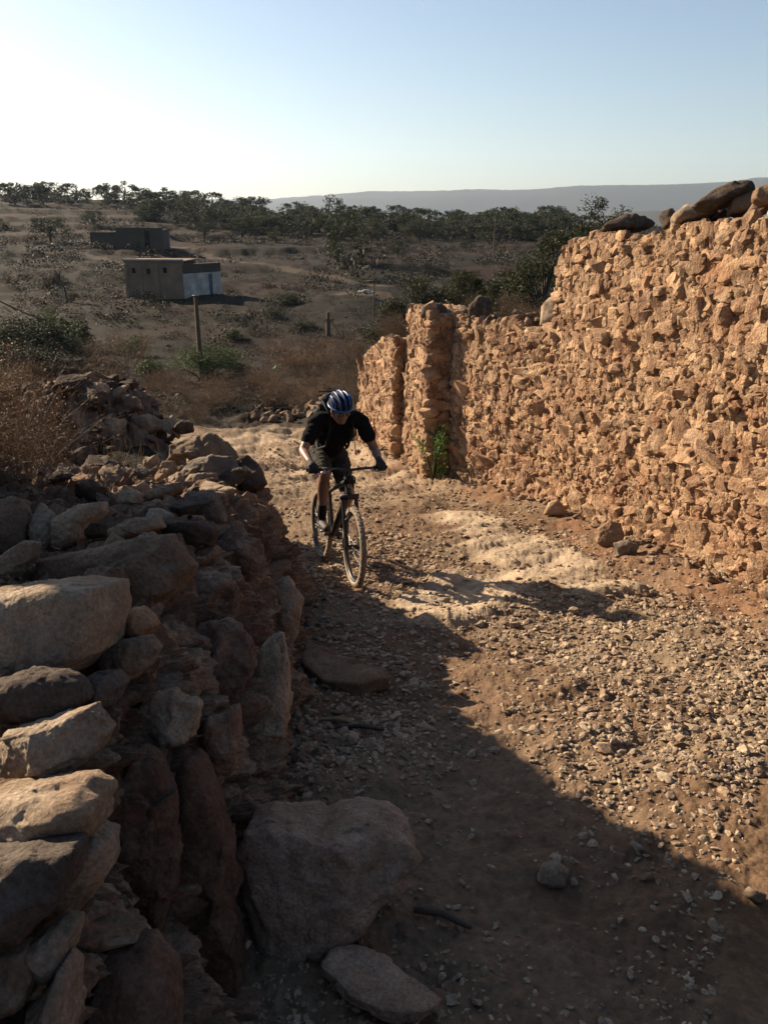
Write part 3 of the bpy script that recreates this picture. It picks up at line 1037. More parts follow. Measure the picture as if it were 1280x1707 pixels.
# ------------------------------------------------------------------ stones traced one by one
RGT = np.array([1.0, 0, 0]); UPV = np.array([0, ST, CT]); FWD = np.array([0, CT, -ST])
def outline_rock(name, pts, t, thick, mat, seed, box=3.2, rough=.03, sub=5, bulge=.0, pitch=0.0, strata=0.0, cut=1.0, fac=1.0, fcell=.30):
    pts = np.array(pts, float)
    lo, hi = pts.min(0), pts.max(0)
    # area centroid
    x, y = pts[:, 0], pts[:, 1]
    x2, y2 = np.roll(x, -1), np.roll(y, -1)
    cr = x * y2 - x2 * y
    A_ = cr.sum() / 2
    cx = ((x + x2) * cr).sum() / (6 * A_); cy = ((y + y2) * cr).sum() / (6 * A_)
    D, F = ico(sub)
    # resample outline as radius over angle
    m = 360
    seg = []
    P2 = np.concatenate([pts, pts[:1]])
    for a, b in zip(P2[:-1], P2[1:]):
        for k in range(24): seg.append(a + (b - a) * k / 24)
    seg = np.array(seg)
    an = np.arctan2(-(seg[:, 1] - cy), seg[:, 0] - cx); ra = np.hypot(seg[:, 0] - cx, seg[:, 1] - cy)
    o_ = np.argsort(an); an, ra = an[o_], ra[o_]
    an = np.concatenate([an - 2 * np.pi, an, an + 2 * np.pi]); ra = np.concatenate([ra] * 3)
    g_ = np.linspace(-np.pi, np.pi, m, endpoint=False)
    rg = np.interp(g_, an, ra)
    
    phi = np.arctan2(D[:, 2], D[:, 0])
    rad = np.interp(phi, np.concatenate([g_, [np.pi]]), np.concatenate([rg, rg[:1]]))
    c = np.hypot(D[:, 0], D[:, 2]); s_ = np.abs(D[:, 1])
    k = (c ** box + s_ ** box) ** (1 / box)
    c2 = c / k; s2 = D[:, 1] / k
    sc = t / FPX
    r = np.random.default_rng(seed)
    S = max(hi - lo) * sc
    X = c2 * np.cos(phi) * rad * sc
    Z = c2 * np.sin(phi) * rad * sc
    # uneven front: a few slanting planes
    fr = np.full(len(D), 1.0)
    for q in range(4):
        a = r.random() * 6.28; sl_ = .25 + .5 * r.random()
        fr = np.minimum(fr, .55 + .5 * r.random() - sl_ * (X * math.cos(a) + Z * math.sin(a)) / (S * .5))
    fr = np.clip(fr, .25, 1) * cut + (1 - cut)
    Yd = s2 * thick / 2 * np.where(D[:, 1] < 0, fr, 1.0)
    L = np.stack([X, Yd, Z], 1)
    off = r.random(3) * 90
    nn = D.copy(); nn[:, 1] *= 1.6; nn /= np.linalg.norm(nn, axis=1)[:, None]
    dn = rough * S * (fbm(L / S * 2.6 + off, 5, gain=.6) * .9 - .5 * np.abs(fbm(L / S * 6 + off + 9, 4)) + .2 * fbm(L / S * 22 + off, 3))
    if strata: dn += strata * S * fbm(L / S * np.array([1.5, 1.5, 14]) + off, 2)
    dn += (rough * 1.1 + .012) * S * fac * (facet3(L / S + off, fcell) + .35 * facet3(L / S + off, .11))
    L += nn * dn[:, None]
    C = ray(cx, cy) * t
    B3 = np.stack([RGT, FWD, UPV])
    me = mesh_np(name, L @ B3, F)
    o = link(name, me, M[mat], None, C)
    return o

def stone(pts, thick, mat, label, seed, t=None, on='left', mode='top', name='loose_stone', cat='stone', group=None, **k):
    p = np.array(pts, float)
    cx, cy = p.mean(0); by = p[:, 1].max()
    if t is None:
        if mode == 'top':
            tb = depth_left(cx, by - 3, 12) if on == 'left' else depth_of(on, cx, by - 3)
            if tb is None: tb = depth_left(cx, by + 12, 25) if on == 'left' else depth_of(on, cx, by + 10)
            if tb is None: tb = 5
            t = tb + thick * .25
        else:
            tb = depth_left(cx, cy, 16) or 2.0
            t = tb + thick * .12
    o = outline_rock(name, pts, t, thick, mat, seed, **k)
    tag(o, label, cat, group)
    return o
_cl = {}
def depth_of(w, px, py, r=9):
    if w not in _cl:
        _cl[w] = proj({'A': VA, 'B': VB, 'C': VC, 'D': VD}[w])
    x, y, d = _cl[w]
    for q in (r, 2 * r, 5 * r):
        m = (np.abs(x - px) < q) & (np.abs(y - py) < q)
        if m.any(): return float(np.percentile(d[m], 20))
    return None

# big slabs in the left foreground
stone([(62, 968), (70, 932), (120, 920), (190, 905), (245, 890), (285, 888), (300, 905), (328, 945), (300, 985), (262, 1012), (205, 1010), (160, 1000), (90, 985)], .34, 'slab', 'huge smooth tan slab lying on top of the left wall, pointed at its right end', 1, sub=6, box=4, rough=.02, cut=.4, mode='face', t=2.75)
stone([(-70, 1000), (0, 984), (60, 974), (125, 966), (187, 972), (194, 1010), (190, 1045), (172, 1085), (135, 1118), (90, 1122), (30, 1102), (-70, 1080)], .42, 'slab', 'big pale block at the left edge with a bright sunlit pitted top', 2, sub=6, box=5, rough=.018, cut=.3, mode='face', t=2.05)
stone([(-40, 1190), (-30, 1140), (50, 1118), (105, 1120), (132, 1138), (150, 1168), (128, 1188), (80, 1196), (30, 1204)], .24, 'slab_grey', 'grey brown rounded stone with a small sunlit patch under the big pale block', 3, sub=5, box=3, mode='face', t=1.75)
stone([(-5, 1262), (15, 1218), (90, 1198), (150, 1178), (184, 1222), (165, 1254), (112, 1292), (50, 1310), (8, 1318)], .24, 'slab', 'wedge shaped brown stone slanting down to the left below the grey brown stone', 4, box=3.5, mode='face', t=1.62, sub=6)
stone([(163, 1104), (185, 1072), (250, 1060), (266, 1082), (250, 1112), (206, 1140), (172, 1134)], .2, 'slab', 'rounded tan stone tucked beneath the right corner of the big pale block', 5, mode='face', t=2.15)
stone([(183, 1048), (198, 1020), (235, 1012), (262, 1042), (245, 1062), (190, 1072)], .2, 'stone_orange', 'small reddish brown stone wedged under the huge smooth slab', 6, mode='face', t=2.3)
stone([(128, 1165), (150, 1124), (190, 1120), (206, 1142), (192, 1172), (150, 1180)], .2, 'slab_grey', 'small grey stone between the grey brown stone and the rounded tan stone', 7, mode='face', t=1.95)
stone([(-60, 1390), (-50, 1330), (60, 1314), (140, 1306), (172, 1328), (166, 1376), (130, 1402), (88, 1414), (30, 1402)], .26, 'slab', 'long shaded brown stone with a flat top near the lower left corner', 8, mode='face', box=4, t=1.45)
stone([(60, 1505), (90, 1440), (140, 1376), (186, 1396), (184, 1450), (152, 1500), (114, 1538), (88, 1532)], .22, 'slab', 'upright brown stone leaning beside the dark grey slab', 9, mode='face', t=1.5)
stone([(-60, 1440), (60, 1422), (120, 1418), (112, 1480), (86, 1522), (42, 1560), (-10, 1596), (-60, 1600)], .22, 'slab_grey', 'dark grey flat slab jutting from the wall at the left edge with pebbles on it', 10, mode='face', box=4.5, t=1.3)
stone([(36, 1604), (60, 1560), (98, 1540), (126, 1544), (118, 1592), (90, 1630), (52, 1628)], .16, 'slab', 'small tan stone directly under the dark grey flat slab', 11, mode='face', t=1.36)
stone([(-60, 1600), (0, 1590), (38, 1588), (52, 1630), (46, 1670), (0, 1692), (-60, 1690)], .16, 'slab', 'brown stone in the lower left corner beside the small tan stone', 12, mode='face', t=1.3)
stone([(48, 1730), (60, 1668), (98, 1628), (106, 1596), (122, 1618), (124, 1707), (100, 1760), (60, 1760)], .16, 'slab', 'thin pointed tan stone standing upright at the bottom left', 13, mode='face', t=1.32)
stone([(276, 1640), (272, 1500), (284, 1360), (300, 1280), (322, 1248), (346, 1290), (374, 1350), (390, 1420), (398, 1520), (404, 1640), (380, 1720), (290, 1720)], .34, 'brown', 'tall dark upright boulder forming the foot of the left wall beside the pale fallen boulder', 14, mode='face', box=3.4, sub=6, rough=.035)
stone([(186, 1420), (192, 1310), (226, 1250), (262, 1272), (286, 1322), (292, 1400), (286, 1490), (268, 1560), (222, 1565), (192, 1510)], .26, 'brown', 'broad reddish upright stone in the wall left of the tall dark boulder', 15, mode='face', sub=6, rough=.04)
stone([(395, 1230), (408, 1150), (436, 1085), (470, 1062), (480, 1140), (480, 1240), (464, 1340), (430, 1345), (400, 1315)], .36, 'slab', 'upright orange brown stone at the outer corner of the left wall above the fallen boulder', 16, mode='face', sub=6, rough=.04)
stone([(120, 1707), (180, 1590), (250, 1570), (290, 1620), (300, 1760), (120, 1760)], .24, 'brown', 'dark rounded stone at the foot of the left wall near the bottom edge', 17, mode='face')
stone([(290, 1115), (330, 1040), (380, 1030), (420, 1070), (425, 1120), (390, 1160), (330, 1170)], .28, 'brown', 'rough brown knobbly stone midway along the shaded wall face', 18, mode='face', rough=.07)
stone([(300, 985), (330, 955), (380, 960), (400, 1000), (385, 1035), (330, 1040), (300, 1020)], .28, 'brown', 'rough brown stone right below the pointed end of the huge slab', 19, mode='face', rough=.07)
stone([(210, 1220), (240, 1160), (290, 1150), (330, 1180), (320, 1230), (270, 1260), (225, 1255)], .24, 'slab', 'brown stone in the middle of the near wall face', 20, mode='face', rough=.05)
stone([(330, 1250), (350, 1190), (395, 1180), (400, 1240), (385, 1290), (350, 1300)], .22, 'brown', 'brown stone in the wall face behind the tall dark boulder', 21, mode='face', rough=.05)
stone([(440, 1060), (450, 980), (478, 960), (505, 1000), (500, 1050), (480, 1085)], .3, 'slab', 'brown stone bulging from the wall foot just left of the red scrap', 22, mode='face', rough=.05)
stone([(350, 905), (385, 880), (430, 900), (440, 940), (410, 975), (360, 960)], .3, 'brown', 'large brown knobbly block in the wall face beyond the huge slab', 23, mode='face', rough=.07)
# stones along the top
TOP = [
 ([(-40, 918), (-35, 840), (8, 828), (32, 832), (46, 862), (42, 912), (10, 922)], .3, 'slab', 'rounded tan boulder cut by the left edge, on the wall top beside the dry bush'),
 ([(52, 905), (50, 872), (68, 838), (85, 858), (92, 895), (75, 918)], .14, 'slab', 'narrow upright stone standing between the left boulder and a leaning stone'),
 ([(84, 910), (92, 862), (128, 842), (172, 836), (174, 852), (150, 872), (136, 898), (108, 914)], .25, 'slab', 'large brown stone leaning right with a hollow shaded side'),
 ([(-20, 985), (-5, 938), (42, 900), (60, 904), (56, 930), (20, 966)], .2, 'slab', 'long narrow tan stone tilted up at the left edge above the big pale block'),
 ([(142, 905), (182, 882), (225, 864), (264, 860), (270, 880), (240, 892), (190, 902)], .3, 'slab', 'long flat stone lying just behind the huge smooth slab'),
 ([(254, 885), (278, 866), (340, 868), (362, 886), (350, 910), (300, 912)], .3, 'crust', 'crusted flat stone right of the long flat stone behind the huge slab'),
 ([(298, 848), (315, 820), (355, 818), (372, 845), (378, 868), (356, 882), (332, 868), (305, 862)], .3, 'slab_grey', 'block shaped stone with a rounded end near the outer edge of the wall'),
 ([(188, 825), (213, 811), (235, 823), (232, 840), (200, 843)], .2, 'slab', 'small loaf shaped tan stone in the middle of the wall top'),
 ([(238, 826), (260, 808), (302, 803), (304, 816), (280, 830), (245, 838)], .24, 'stone_orange', 'long low tan stone beside the loaf shaped stone'),
 ([(296, 808), (318, 790), (362, 788), (360, 808), (330, 822), (300, 820)], .26, 'slab', 'angular slab with a flat top below the striped crusted stone'),
 ([(278, 768), (284, 742), (320, 722), (352, 720), (382, 740), (402, 770), (360, 768), (300, 762)], .45, 'slab', 'big humped pale boulder at the crest of the wall before the bend'),
 ([(296, 790), (320, 766), (350, 757), (386, 760), (400, 780), (398, 802), (374, 812), (350, 796)], .35, 'slab_grey', 'layered grey stone with a brown sloping top near the wall corner'),
 ([(386, 770), (412, 758), (434, 778), (445, 806), (430, 818), (404, 824), (392, 798)], .4, 'crust', 'dark crusted boulder at the outer corner of the left wall'),
 ([(230, 790), (240, 766), (262, 756), (267, 775), (255, 792), (236, 798)], .2, 'slab', 'small stone with a bright white sunlit face on the wall top'),
 ([(258, 796), (270, 770), (290, 768), (298, 790), (286, 807), (262, 804)], .2, 'stone_orange', 'small squarish tan stone right of the bright sunlit one'),
 ([(276, 770), (288, 752), (298, 760), (298, 778), (280, 780)], .15, 'stone_orange', 'small pointed orange stone leaning on the big humped boulder'),
 ([(286, 716), (303, 700), (320, 704), (322, 720), (300, 724)], .25, 'crust', 'small reddish dark stone on the skyline of the wall behind the humped boulder'),
 ([(90, 652), (110, 636), (140, 629), (155, 640), (150, 655), (100, 660)], .4, 'crust', 'long dark capstone at the highest point of the far rubble heap'),
 ([(142, 655), (160, 636), (180, 640), (182, 656), (160, 664)], .3, 'slab', 'tan stone beside the dark capstone of the far heap'),
 ([(178, 684), (192, 662), (212, 658), (232, 664), (238, 682), (205, 690)], .3, 'slab', 'stone with one sunlit orange flank on the far heap'),
 ([(158, 735), (170, 712), (180, 690), (195, 686), (210, 700), (210, 725), (185, 738)], .3, 'slab', 'pointed brown stone standing in the far heap'),
 ([(220, 712), (225, 697), (248, 690), (268, 700), (272, 714), (245, 722)], .35, 'slab', 'stone with a pale domed top at the right side of the far heap'),
 ([(120, 706), (125, 684), (145, 680), (155, 695), (150, 715), (130, 716)], .3, 'crust', 'dark rounded stone in the middle of the far heap'),
 ([(72, 668), (76, 648), (92, 650), (98, 668), (88, 676)], .3, 'crust', 'small dark stone at the left end of the far heap'),
 ([(170, 832), (175, 812), (155, 800), (130, 806), (128, 826), (148, 838)], .25, 'crust', 'dark crusted stone at the inner edge of the wall beside the dry bush'),
 ([(190, 760), (205, 742), (240, 738), (262, 752), (230, 764), (205, 770)], .35, 'crust', 'low dark crusted slab between the far heap and the humped boulder'),
]
for i, (p, th, m_, lb) in enumerate(TOP):
    stone(p, th, m_, lb, 50 + i, sub=5, box=3.0, rough=.035, strata=.012 if m_ == 'slab_grey' else 0)

PENDING = []
# capstones of the tall right wall
CAPS = [
 ([(1153, 342), (1188, 318), (1222, 305), (1250, 312), (1252, 326), (1222, 336), (1190, 346)], .5, 'crust', 'large dark flat stone perched on the right wall against the sky'),
 ([(1120, 358), (1140, 343), (1192, 345), (1188, 364), (1150, 372), (1125, 370)], .4, 'slab', 'long loaf shaped stone below the large dark flat stone on the right wall'),
 ([(1102, 354), (1118, 347), (1128, 360), (1126, 378), (1110, 376)], .3, 'crust', 'dark stone at the left end of the capstones on the right wall'),
 ([(1216, 356), (1222, 330), (1250, 318), (1264, 330), (1252, 348), (1240, 358)], .3, 'stone_orange', 'rounded reddish stone standing on edge on the right wall'),
 ([(1260, 328), (1262, 312), (1282, 306), (1310, 314), (1310, 338), (1275, 338)], .35, 'stone_orange', 'rounded orange stone topmost at the right edge of the picture'),
 ([(1238, 362), (1254, 342), (1274, 332), (1286, 350), (1262, 362)], .3, 'stone_orange', 'flat leaning stone in front of the topmost orange stone'),
 ([(1186, 364), (1192, 350), (1216, 342), (1224, 356), (1200, 366)], .3, 'crust', 'small stone between the loaf shaped stone and the reddish one on the right wall'),
 ([(1282, 366), (1286, 345), (1310, 338), (1330, 352), (1325, 370)], .3, 'stone_orange', 'stone half outside the picture on top of the right wall'),
 ([(1000, 382), (1010, 370), (1040, 358), (1075, 360), (1096, 374), (1060, 384)], .4, 'crust', 'low grey mound of crusted stone on the far corner of the tall right wall'),
]
for i, (p, th, m_, lb) in enumerate(CAPS):
    stone(p, th, m_, lb, 90 + i, on='A', sub=4, rough=.03)
for i, (p, th, m_, lb, w) in enumerate([
 ([(900, 540), (906, 505), (924, 492), (944, 502), (946, 545)], .4, 'slab', 'rounded grey brown boulder on the low wall against the side of the tall wall', 'B'),
 ([(778, 545), (784, 506), (800, 490), (816, 500), (830, 545)], .35, 'crust', 'dark lump of stone on the low wall top right of the bleached sticks', 'B'),
 ([(700, 528), (704, 508), (735, 505), (752, 520), (748, 540)], .4, 'crust', 'dark flat cap on top of the narrow pier', 'C')]):
    stone(p, th, m_, lb, 110 + i, on=w, sub=4, rough=.04)
for i in range(46):
    y = random.uniform(10.6, 12.9); x = float(np.interp(y, [10.5, 11.05, 12.9], [2.30, 2.0, 1.14])) + random.uniform(.05, .4)
    z = float(np.interp(y, [9.8, 10.3, 11.0, 11.4, 12.0, 12.6, 13], [-1.1, -1.15, -1.5, -1.36, -1.55, -1.5, -1.45]))
    s_ = random.uniform(.10, .26)
    PENDING.append((x, y, z + .03 + s_ * .12, s_, random.choice(['stone_orange', 'slab', 'crust']), 'loose on the crumbling top of the low right wall', 'stones on the low right wall'))

# fallen boulder and the flat slab at the foot of the left wall
stone([(402, 1410), (414, 1376), (450, 1362), (500, 1368), (540, 1376), (600, 1362), (648, 1366), (678, 1386), (693, 1418), (680, 1456), (632, 1490), (602, 1530), (560, 1556), (512, 1562), (510, 1600), (478, 1618), (440, 1590), (424, 1540), (404, 1470)], .40, 'pale', 'big pale brown boulder lying in the shade at the foot of the left wall', 130, t=2.5, sub=6, box=7.0, rough=.02, cut=.75, fac=1.9, fcell=.62, name='boulder', cat='boulder')
def ground_slab(pts, th, mat, label, seed, tilt=.0, lift=.02):
    pts3 = []
    for p in pts:
        h, t = ground_hit(*p)
        pts3.append([h.x, h.y])
    pts3 = np.array(pts3); c = pts3.mean(0)
    D, F = ico(5)
    q = pts3 - c
    q2 = np.concatenate([q, q[:1]])
    q = np.concatenate([a_ + (b_ - a_) * np.linspace(0, 1, 20, endpoint=False)[:, None] for a_, b_ in zip(q2[:-1], q2[1:])])
    an = np.arctan2(q[:, 1], q[:, 0]); ra = np.hypot(q[:, 0], q[:, 1])
    o_ = np.argsort(an); an, ra = an[o_], ra[o_]
    an = np.concatenate([an - 2 * np.pi, an, an + 2 * np.pi]); ra = np.concatenate([ra] * 3)
    phi = np.arctan2(D[:, 1], D[:, 0]); rad = np.interp(phi, an, ra)
    cc = np.hypot(D[:, 0], D[:, 1]); s_ = np.abs(D[:, 2]); k = (cc ** 9 + s_ ** 9) ** (1 / 9)
    X = cc / k * np.cos(phi) * rad; Y = cc / k * np.sin(phi) * rad; Z = D[:, 2] / k * th / 2
    S = ra.max()
    L = np.stack([X, Y, Z + tilt * X - .2 * Y], 1)
    dn = (fbm(L / S * 3 + seed, 4) * .03 + facet3(L / S + seed, .35) * .05) * S
    L += D * dn[:, None]
    o = link('loose_stone', mesh_np('loose_stone', L, F), M[mat], None, (c[0], c[1], zat(*c) + lift))
    return tag(o, label, 'stone')
ground_slab([(536, 1640), (552, 1612), (592, 1600), (640, 1622), (690, 1664), (742, 1694), (700, 1716), (640, 1716), (585, 1690)], .045, 'pale', 'flat thin grey slab lying on the ground at the bottom edge', 5, .05, .05)
ground_slab([(500, 1120), (508, 1096), (545, 1100), (580, 1118), (642, 1132), (650, 1152), (600, 1160), (540, 1148)], .10, 'stone_orange', 'flat reddish rock slab in the shade beside the left wall foot', 6)

# unspecific stones: a few shared shapes, many places
SH = {}
def shape(mat, k, sub=4):
    if (mat, k) not in SH:
        V_, F_ = rock_v(sub, (1, .8, .62), 200 + k * 7, nplanes=10, p=18, rough=.06)
        me = mesh_np('stone', V_, F_, False)
        me.materials.append(M[mat])
        SH[(mat, k)] = me
    return SH[(mat, k)]
TONE = {'crust': 'dark crusted', 'slab': 'tan brown', 'slab_grey': 'greyish', 'stone_orange': 'orange'}
REST = []
def scatter_stone(x, y, z, s, mat, where, group, flat=.7, keep=True):
    rot = (random.uniform(-.5, .5), random.uniform(-.5, .5), random.uniform(0, 6.28))
    scl = (s * random.uniform(.8, 1.3), s * random.uniform(.8, 1.2), s * flat * random.uniform(.8, 1.4))
    kk = random.randrange(9)
    if not keep:
        REST.append((mat, kk, Matrix.LocRotScale(Vector((x, y, z)), __import__('mathutils').Euler(rot), Vector(scl))))
        return
    o = bpy.data.objects.new('loose_stone', shape(mat, kk))
    COL.objects.link(o)
    o.location = (x, y, z); o.rotation_euler = rot; o.scale = scl
    size = 'small' if s < .11 else 'medium sized' if s < .17 else 'large'
    return tag(o, size + ' ' + TONE[mat] + ' stone ' + where.replace('on the outer edge of the left wall', 'on the left wall edge').replace('on the inner edge of the left wall', 'on the left wall inside'), 'stone', group)
def lw_point(y, q):
    k = int(np.argmin(np.abs(LP[:, 1] - y)))
    ins = batter + .06 + q
    p = LP[k] - LN[k] * ins
    return p[0], p[1], float(lw_top(np.array([LP[k, 1]]), q)[0])
def lwhere(y, q):
    if y > 6.8:
        a = 'on the crest of' if q > 1.2 else 'on the slope of' if q > .5 else 'at the track edge of'
        return a + ' the dark far rubble heap'
    a = 'on the outer edge of' if q < .4 else 'on the middle of' if q < 1.1 else 'on the inner edge of'
    b = 'behind the huge slab' if y < 4.6 else 'near the humped boulder'
    return a + ' the left wall ' + b
for i in range(330):
    y = random.uniform(1.9, 6.8); q = random.uniform(-.05, 1.8)
    if i < 230: y = random.uniform(6.6, 11.8); q = random.uniform(-.05, 2.3)
    x_, y_, z_ = lw_point(y, q)
    far = y > 6.8
    s = random.choice([.13, .16, .2, .26, .32] if far else [.08, .11, .14, .18, .24]) * random.uniform(.85, 1.2)
    mat = random.choice(['crust', 'crust', 'crust', 'slab', 'slab_grey'] if far else ['slab', 'slab', 'slab_grey', 'crust', 'stone_orange'])
    keep = s > (.235 if far else .16)
    scatter_stone(x_, y_, z_ + s * .22 + .03, s, mat, lwhere(y, q), 'stones of the far rubble heap' if far else 'loose stones on the near left wall', keep=keep)
for a_ in PENDING: scatter_stone(*a_, keep=a_[3] > .18)
# rubble at the foot of both walls
for i in range(150):
    y = random.uniform(1.7, 7.2)
    x = float(Xf(y)) + abs(random.gauss(.05, .16))
    s = random.uniform(.03, .10)
    scatter_stone(x, y, zat(x, y) + s * .15, s, random.choice(['slab', 'stone_orange', 'slab_grey']), 'fallen in the shade at the left wall foot', 'fallen stones along the left wall', keep=s > .09)
for i in range(190):
    y = random.uniform(4.5, 19)
    x = float(Xr(y)) - abs(random.gauss(.06, .15)) - .08
    s = random.uniform(.05, .17) * (1 if y < 10 else 1.1)
    w = 'below the tall right wall' if y < 9.8 else 'below the low right wall' if y < 12.9 else 'below the pier and farthest right wall'
    scatter_stone(x, y, zat(x, y) + s * .12, s, 'stone_orange', 'fallen into the sun ' + w, 'fallen stones along the right wall', keep=s > .155)
stone([(995, 905), (998, 880), (1015, 868), (1035, 872), (1040, 895), (1030, 912), (1005, 914)], .25, 'stone_orange', 'large square fallen block against the foot of the tall right wall', 140, t=ground_hit(1015, 912)[1] + .05, sub=5)
stone([(1022, 905), (1045, 900), (1065, 908), (1062, 925), (1030, 928)], .2, 'slab_grey', 'grey rounded stone beside the square fallen block', 141, t=ground_hit(1045, 926)[1] + .05, sub=4)
stone([(905, 858), (915, 838), (930, 832), (944, 848), (940, 862)], .2, 'stone_orange', 'orange stone at the foot of the wall where tall and low wall meet', 142, t=ground_hit(925, 860)[1] + .03, sub=4)
stone([(895, 1470), (905, 1442), (930, 1438), (948, 1452), (940, 1474), (915, 1480)], .09, 'slab', 'lone fist sized stone in the shade in the middle of the track', 143, t=ground_hit(920, 1478)[1] + .01, sub=4)
stone([(1240, 1494), (1252, 1482), (1278, 1492), (1276, 1504), (1252, 1502)], .06, 'pebble', 'pale elongated stone at the right edge just inside the sunlight', 144, t=ground_hit(1258, 1503)[1], sub=4)
# rubble at the bend of the track behind the rider
for i in range(110):
    px_ = random.uniform(432, 590); py_ = random.uniform(668, 704) if px_ < 540 else random.uniform(690, 735)
    h, t = ground_hit(px_, py_)
    s = random.uniform(.2, .5)
    scatter_stone(h.x, h.y, h.z + s * .25, s, random.choice(['stone_orange', 'stone_orange', 'slab']), 'standing in the broken bank behind the rider', 'stones of the bank behind the rider', flat=1.1, keep=s > .41)
for i in range(26):
    px_ = random.uniform(1040, 1280); py_ = random.uniform(990, 1250)
    h, t = ground_hit(px_, py_)
    s = random.uniform(.05, .085)
    scatter_stone(h.x, h.y, h.z + s * .2, s, 'stone_orange', 'lying on the gravel at the sunny right side of the track', 'larger stones on the sunny track', flat=.6)

# the small rest of the rubble, uncountable
for mat in ('crust', 'slab', 'slab_grey', 'stone_orange'):
    Vs = []; Fs = []; Rn = []; off = 0
    for (m_, kk, mx) in REST:
        if m_ != mat: continue
        V_, F_ = rock_v(3, (1, .8, .62), 200 + kk * 7, nplanes=10, p=18, rough=.06)
        A4 = np.array(mx)
        Vs.append(V_ @ A4[:3, :3].T + A4[:3, 3]); Fs.append(F_ + off); off += len(V_)
        Rn.append(np.full(len(V_), random.random()))
    if Vs:
        o = link('rubble', mesh_np('rubble', np.concatenate(Vs), np.concatenate(Fs), True, attrs={'rnd': np.concatenate(Rn)}), M[mat])
        tag(o, 'small ' + TONE[mat] + ' rubble between the larger stones of the walls', kind='stuff')

# ------------------------------------------------------------------ gravel
def gravel(n):
    r = np.random.default_rng(11)
    base = [rock_v(2, (1, .78, .5), 500 + k, 9, 10, .05) for k in range(6)]
    az = r.uniform(-.30, .52, n * 3)
    rad = np.exp(r.uniform(math.log(1.25), math.log(20), n * 3))
    X = np.sin(az) * rad; Y = np.cos(az) * rad
    ok = (X > Xf(Y) - .05) & (X < Xr(Y) + .05)
    dens = .30 + .7 * sstep(n2(X, Y, 3, .9, 51.0) + .35 * sstep(X - .6, 0, .8), -.35, .25)
    dens *= 1 - .8 * outcrop(X, Y)
    dens *= 1 - .85 * np.exp(-((X - .42 - .03 * Y) / .42) ** 2) * (1 - sstep(Y, 4.2, 6.0))
    dens *= .30 + .70 * sstep(Y + X * .5, 2.0, 3.6)
    dens *= 1 - .75 * sstep(X - Xr(Y), -1.1, -.5) * (1 - sstep(Y, 9, 12))
    ok &= r.random(len(X)) < dens
    X, Y = X[ok][:n], Y[ok][:n]
    m = len(X)
    s = .0105 * np.exp(r.normal(0, .48, m)) * np.clip(np.hypot(X, Y) / 2.6, .8, 3.2) ** .62
    s = np.clip(s * 1.55, .007, .085)
    Z = full_z(X, Y)
    Vs = []; Fs = []; Rn = []; off = 0
    for b in range(6):
        idx = np.where(np.arange(m) % 6 == b)[0]
        Bv, Bf = base[b]
        k = len(idx)
        a = r.random(k) * 6.28; tx = r.normal(0, .3, k)
        ca, sa = np.cos(a)[:, None], np.sin(a)[:, None]
        sx = (s[idx] * r.uniform(.8, 1.5, k))[:, None]; sy = (s[idx] * r.uniform(.8, 1.2, k))[:, None]; sz = (s[idx] * r.uniform(.7, 1.4, k))[:, None]
        vx, vy, vz = Bv[:, 0] * sx, Bv[:, 1] * sy, Bv[:, 2] * sz
        vz2 = vz * np.cos(tx)[:, None] + vy * np.sin(tx)[:, None]; vy2 = vy * np.cos(tx)[:, None] - vz * np.sin(tx)[:, None]
        x = vx * ca - vy2 * sa + X[idx][:, None]
        y = vx * sa + vy2 * ca + Y[idx][:, None]
        z = vz2 + (Z[idx] + s[idx] * .14)[:, None]
        Vs.append(np.stack([x, y, z], -1).reshape(-1, 3))
        Fs.append((Bf[None] + (np.arange(k) * len(Bv))[:, None, None] + off).reshape(-1, 3))
        Rn.append(np.repeat(r.random(k), len(Bv)))
        off += k * len(Bv)
    return mesh_np('gravel', np.concatenate(Vs), np.concatenate(Fs), False, attrs={'rnd': np.concatenate(Rn)})
gv = link('gravel', gravel(22000), M['pebble'])
tag(gv, 'loose gravel strewn over the dirt track', kind='stuff')
#--END-STONES

# ------------------------------------------------------------------ vegetation
def leaves_mesh(name, cen, rad, n, size, seed, squash=.75, elong=2.2, up=.0):
    """leaf sized faces gathered round clump centres"""
    r = np.random.default_rng(seed)
    k = r.integers(0, len(cen), n)
    d = r.normal(size=(n, 3)); d /= np.linalg.norm(d, axis=1)[:, None]
    P = cen[k] + d * (rad[k] * r.random(n) ** .45)[:, None] * np.array([1, 1, squash])
    a = r.normal(size=(n, 3)); a[:, 2] += up; a /= np.linalg.norm(a, axis=1)[:, None]
    b = np.cross(a, r.normal(size=(n, 3))); b /= np.linalg.norm(b, axis=1)[:, None]
    L = (size * r.uniform(.6, 1.3, n))[:, None]
    Wd = L / elong
    V = np.stack([P - a * L / 2, P + b * Wd / 2, P + a * L / 2, P - b * Wd / 2], 1).reshape(-1, 3)
    return mesh_np(name, V, np.arange(4 * n).reshape(-1, 4), False)

def crown_clumps(seed, n, w=1.0, h=.8, hollow=.35):
    r = np.random.default_rng(seed)
    c = []
    while len(c) < n:
        p = r.uniform(-1, 1, 3)
        q = np.linalg.norm(p)
        if hollow < q < 1: c.append(p * np.array([w / 2, w / 2, h / 2]))
    return np.array(c), r.uniform(.10, .21, n) * w

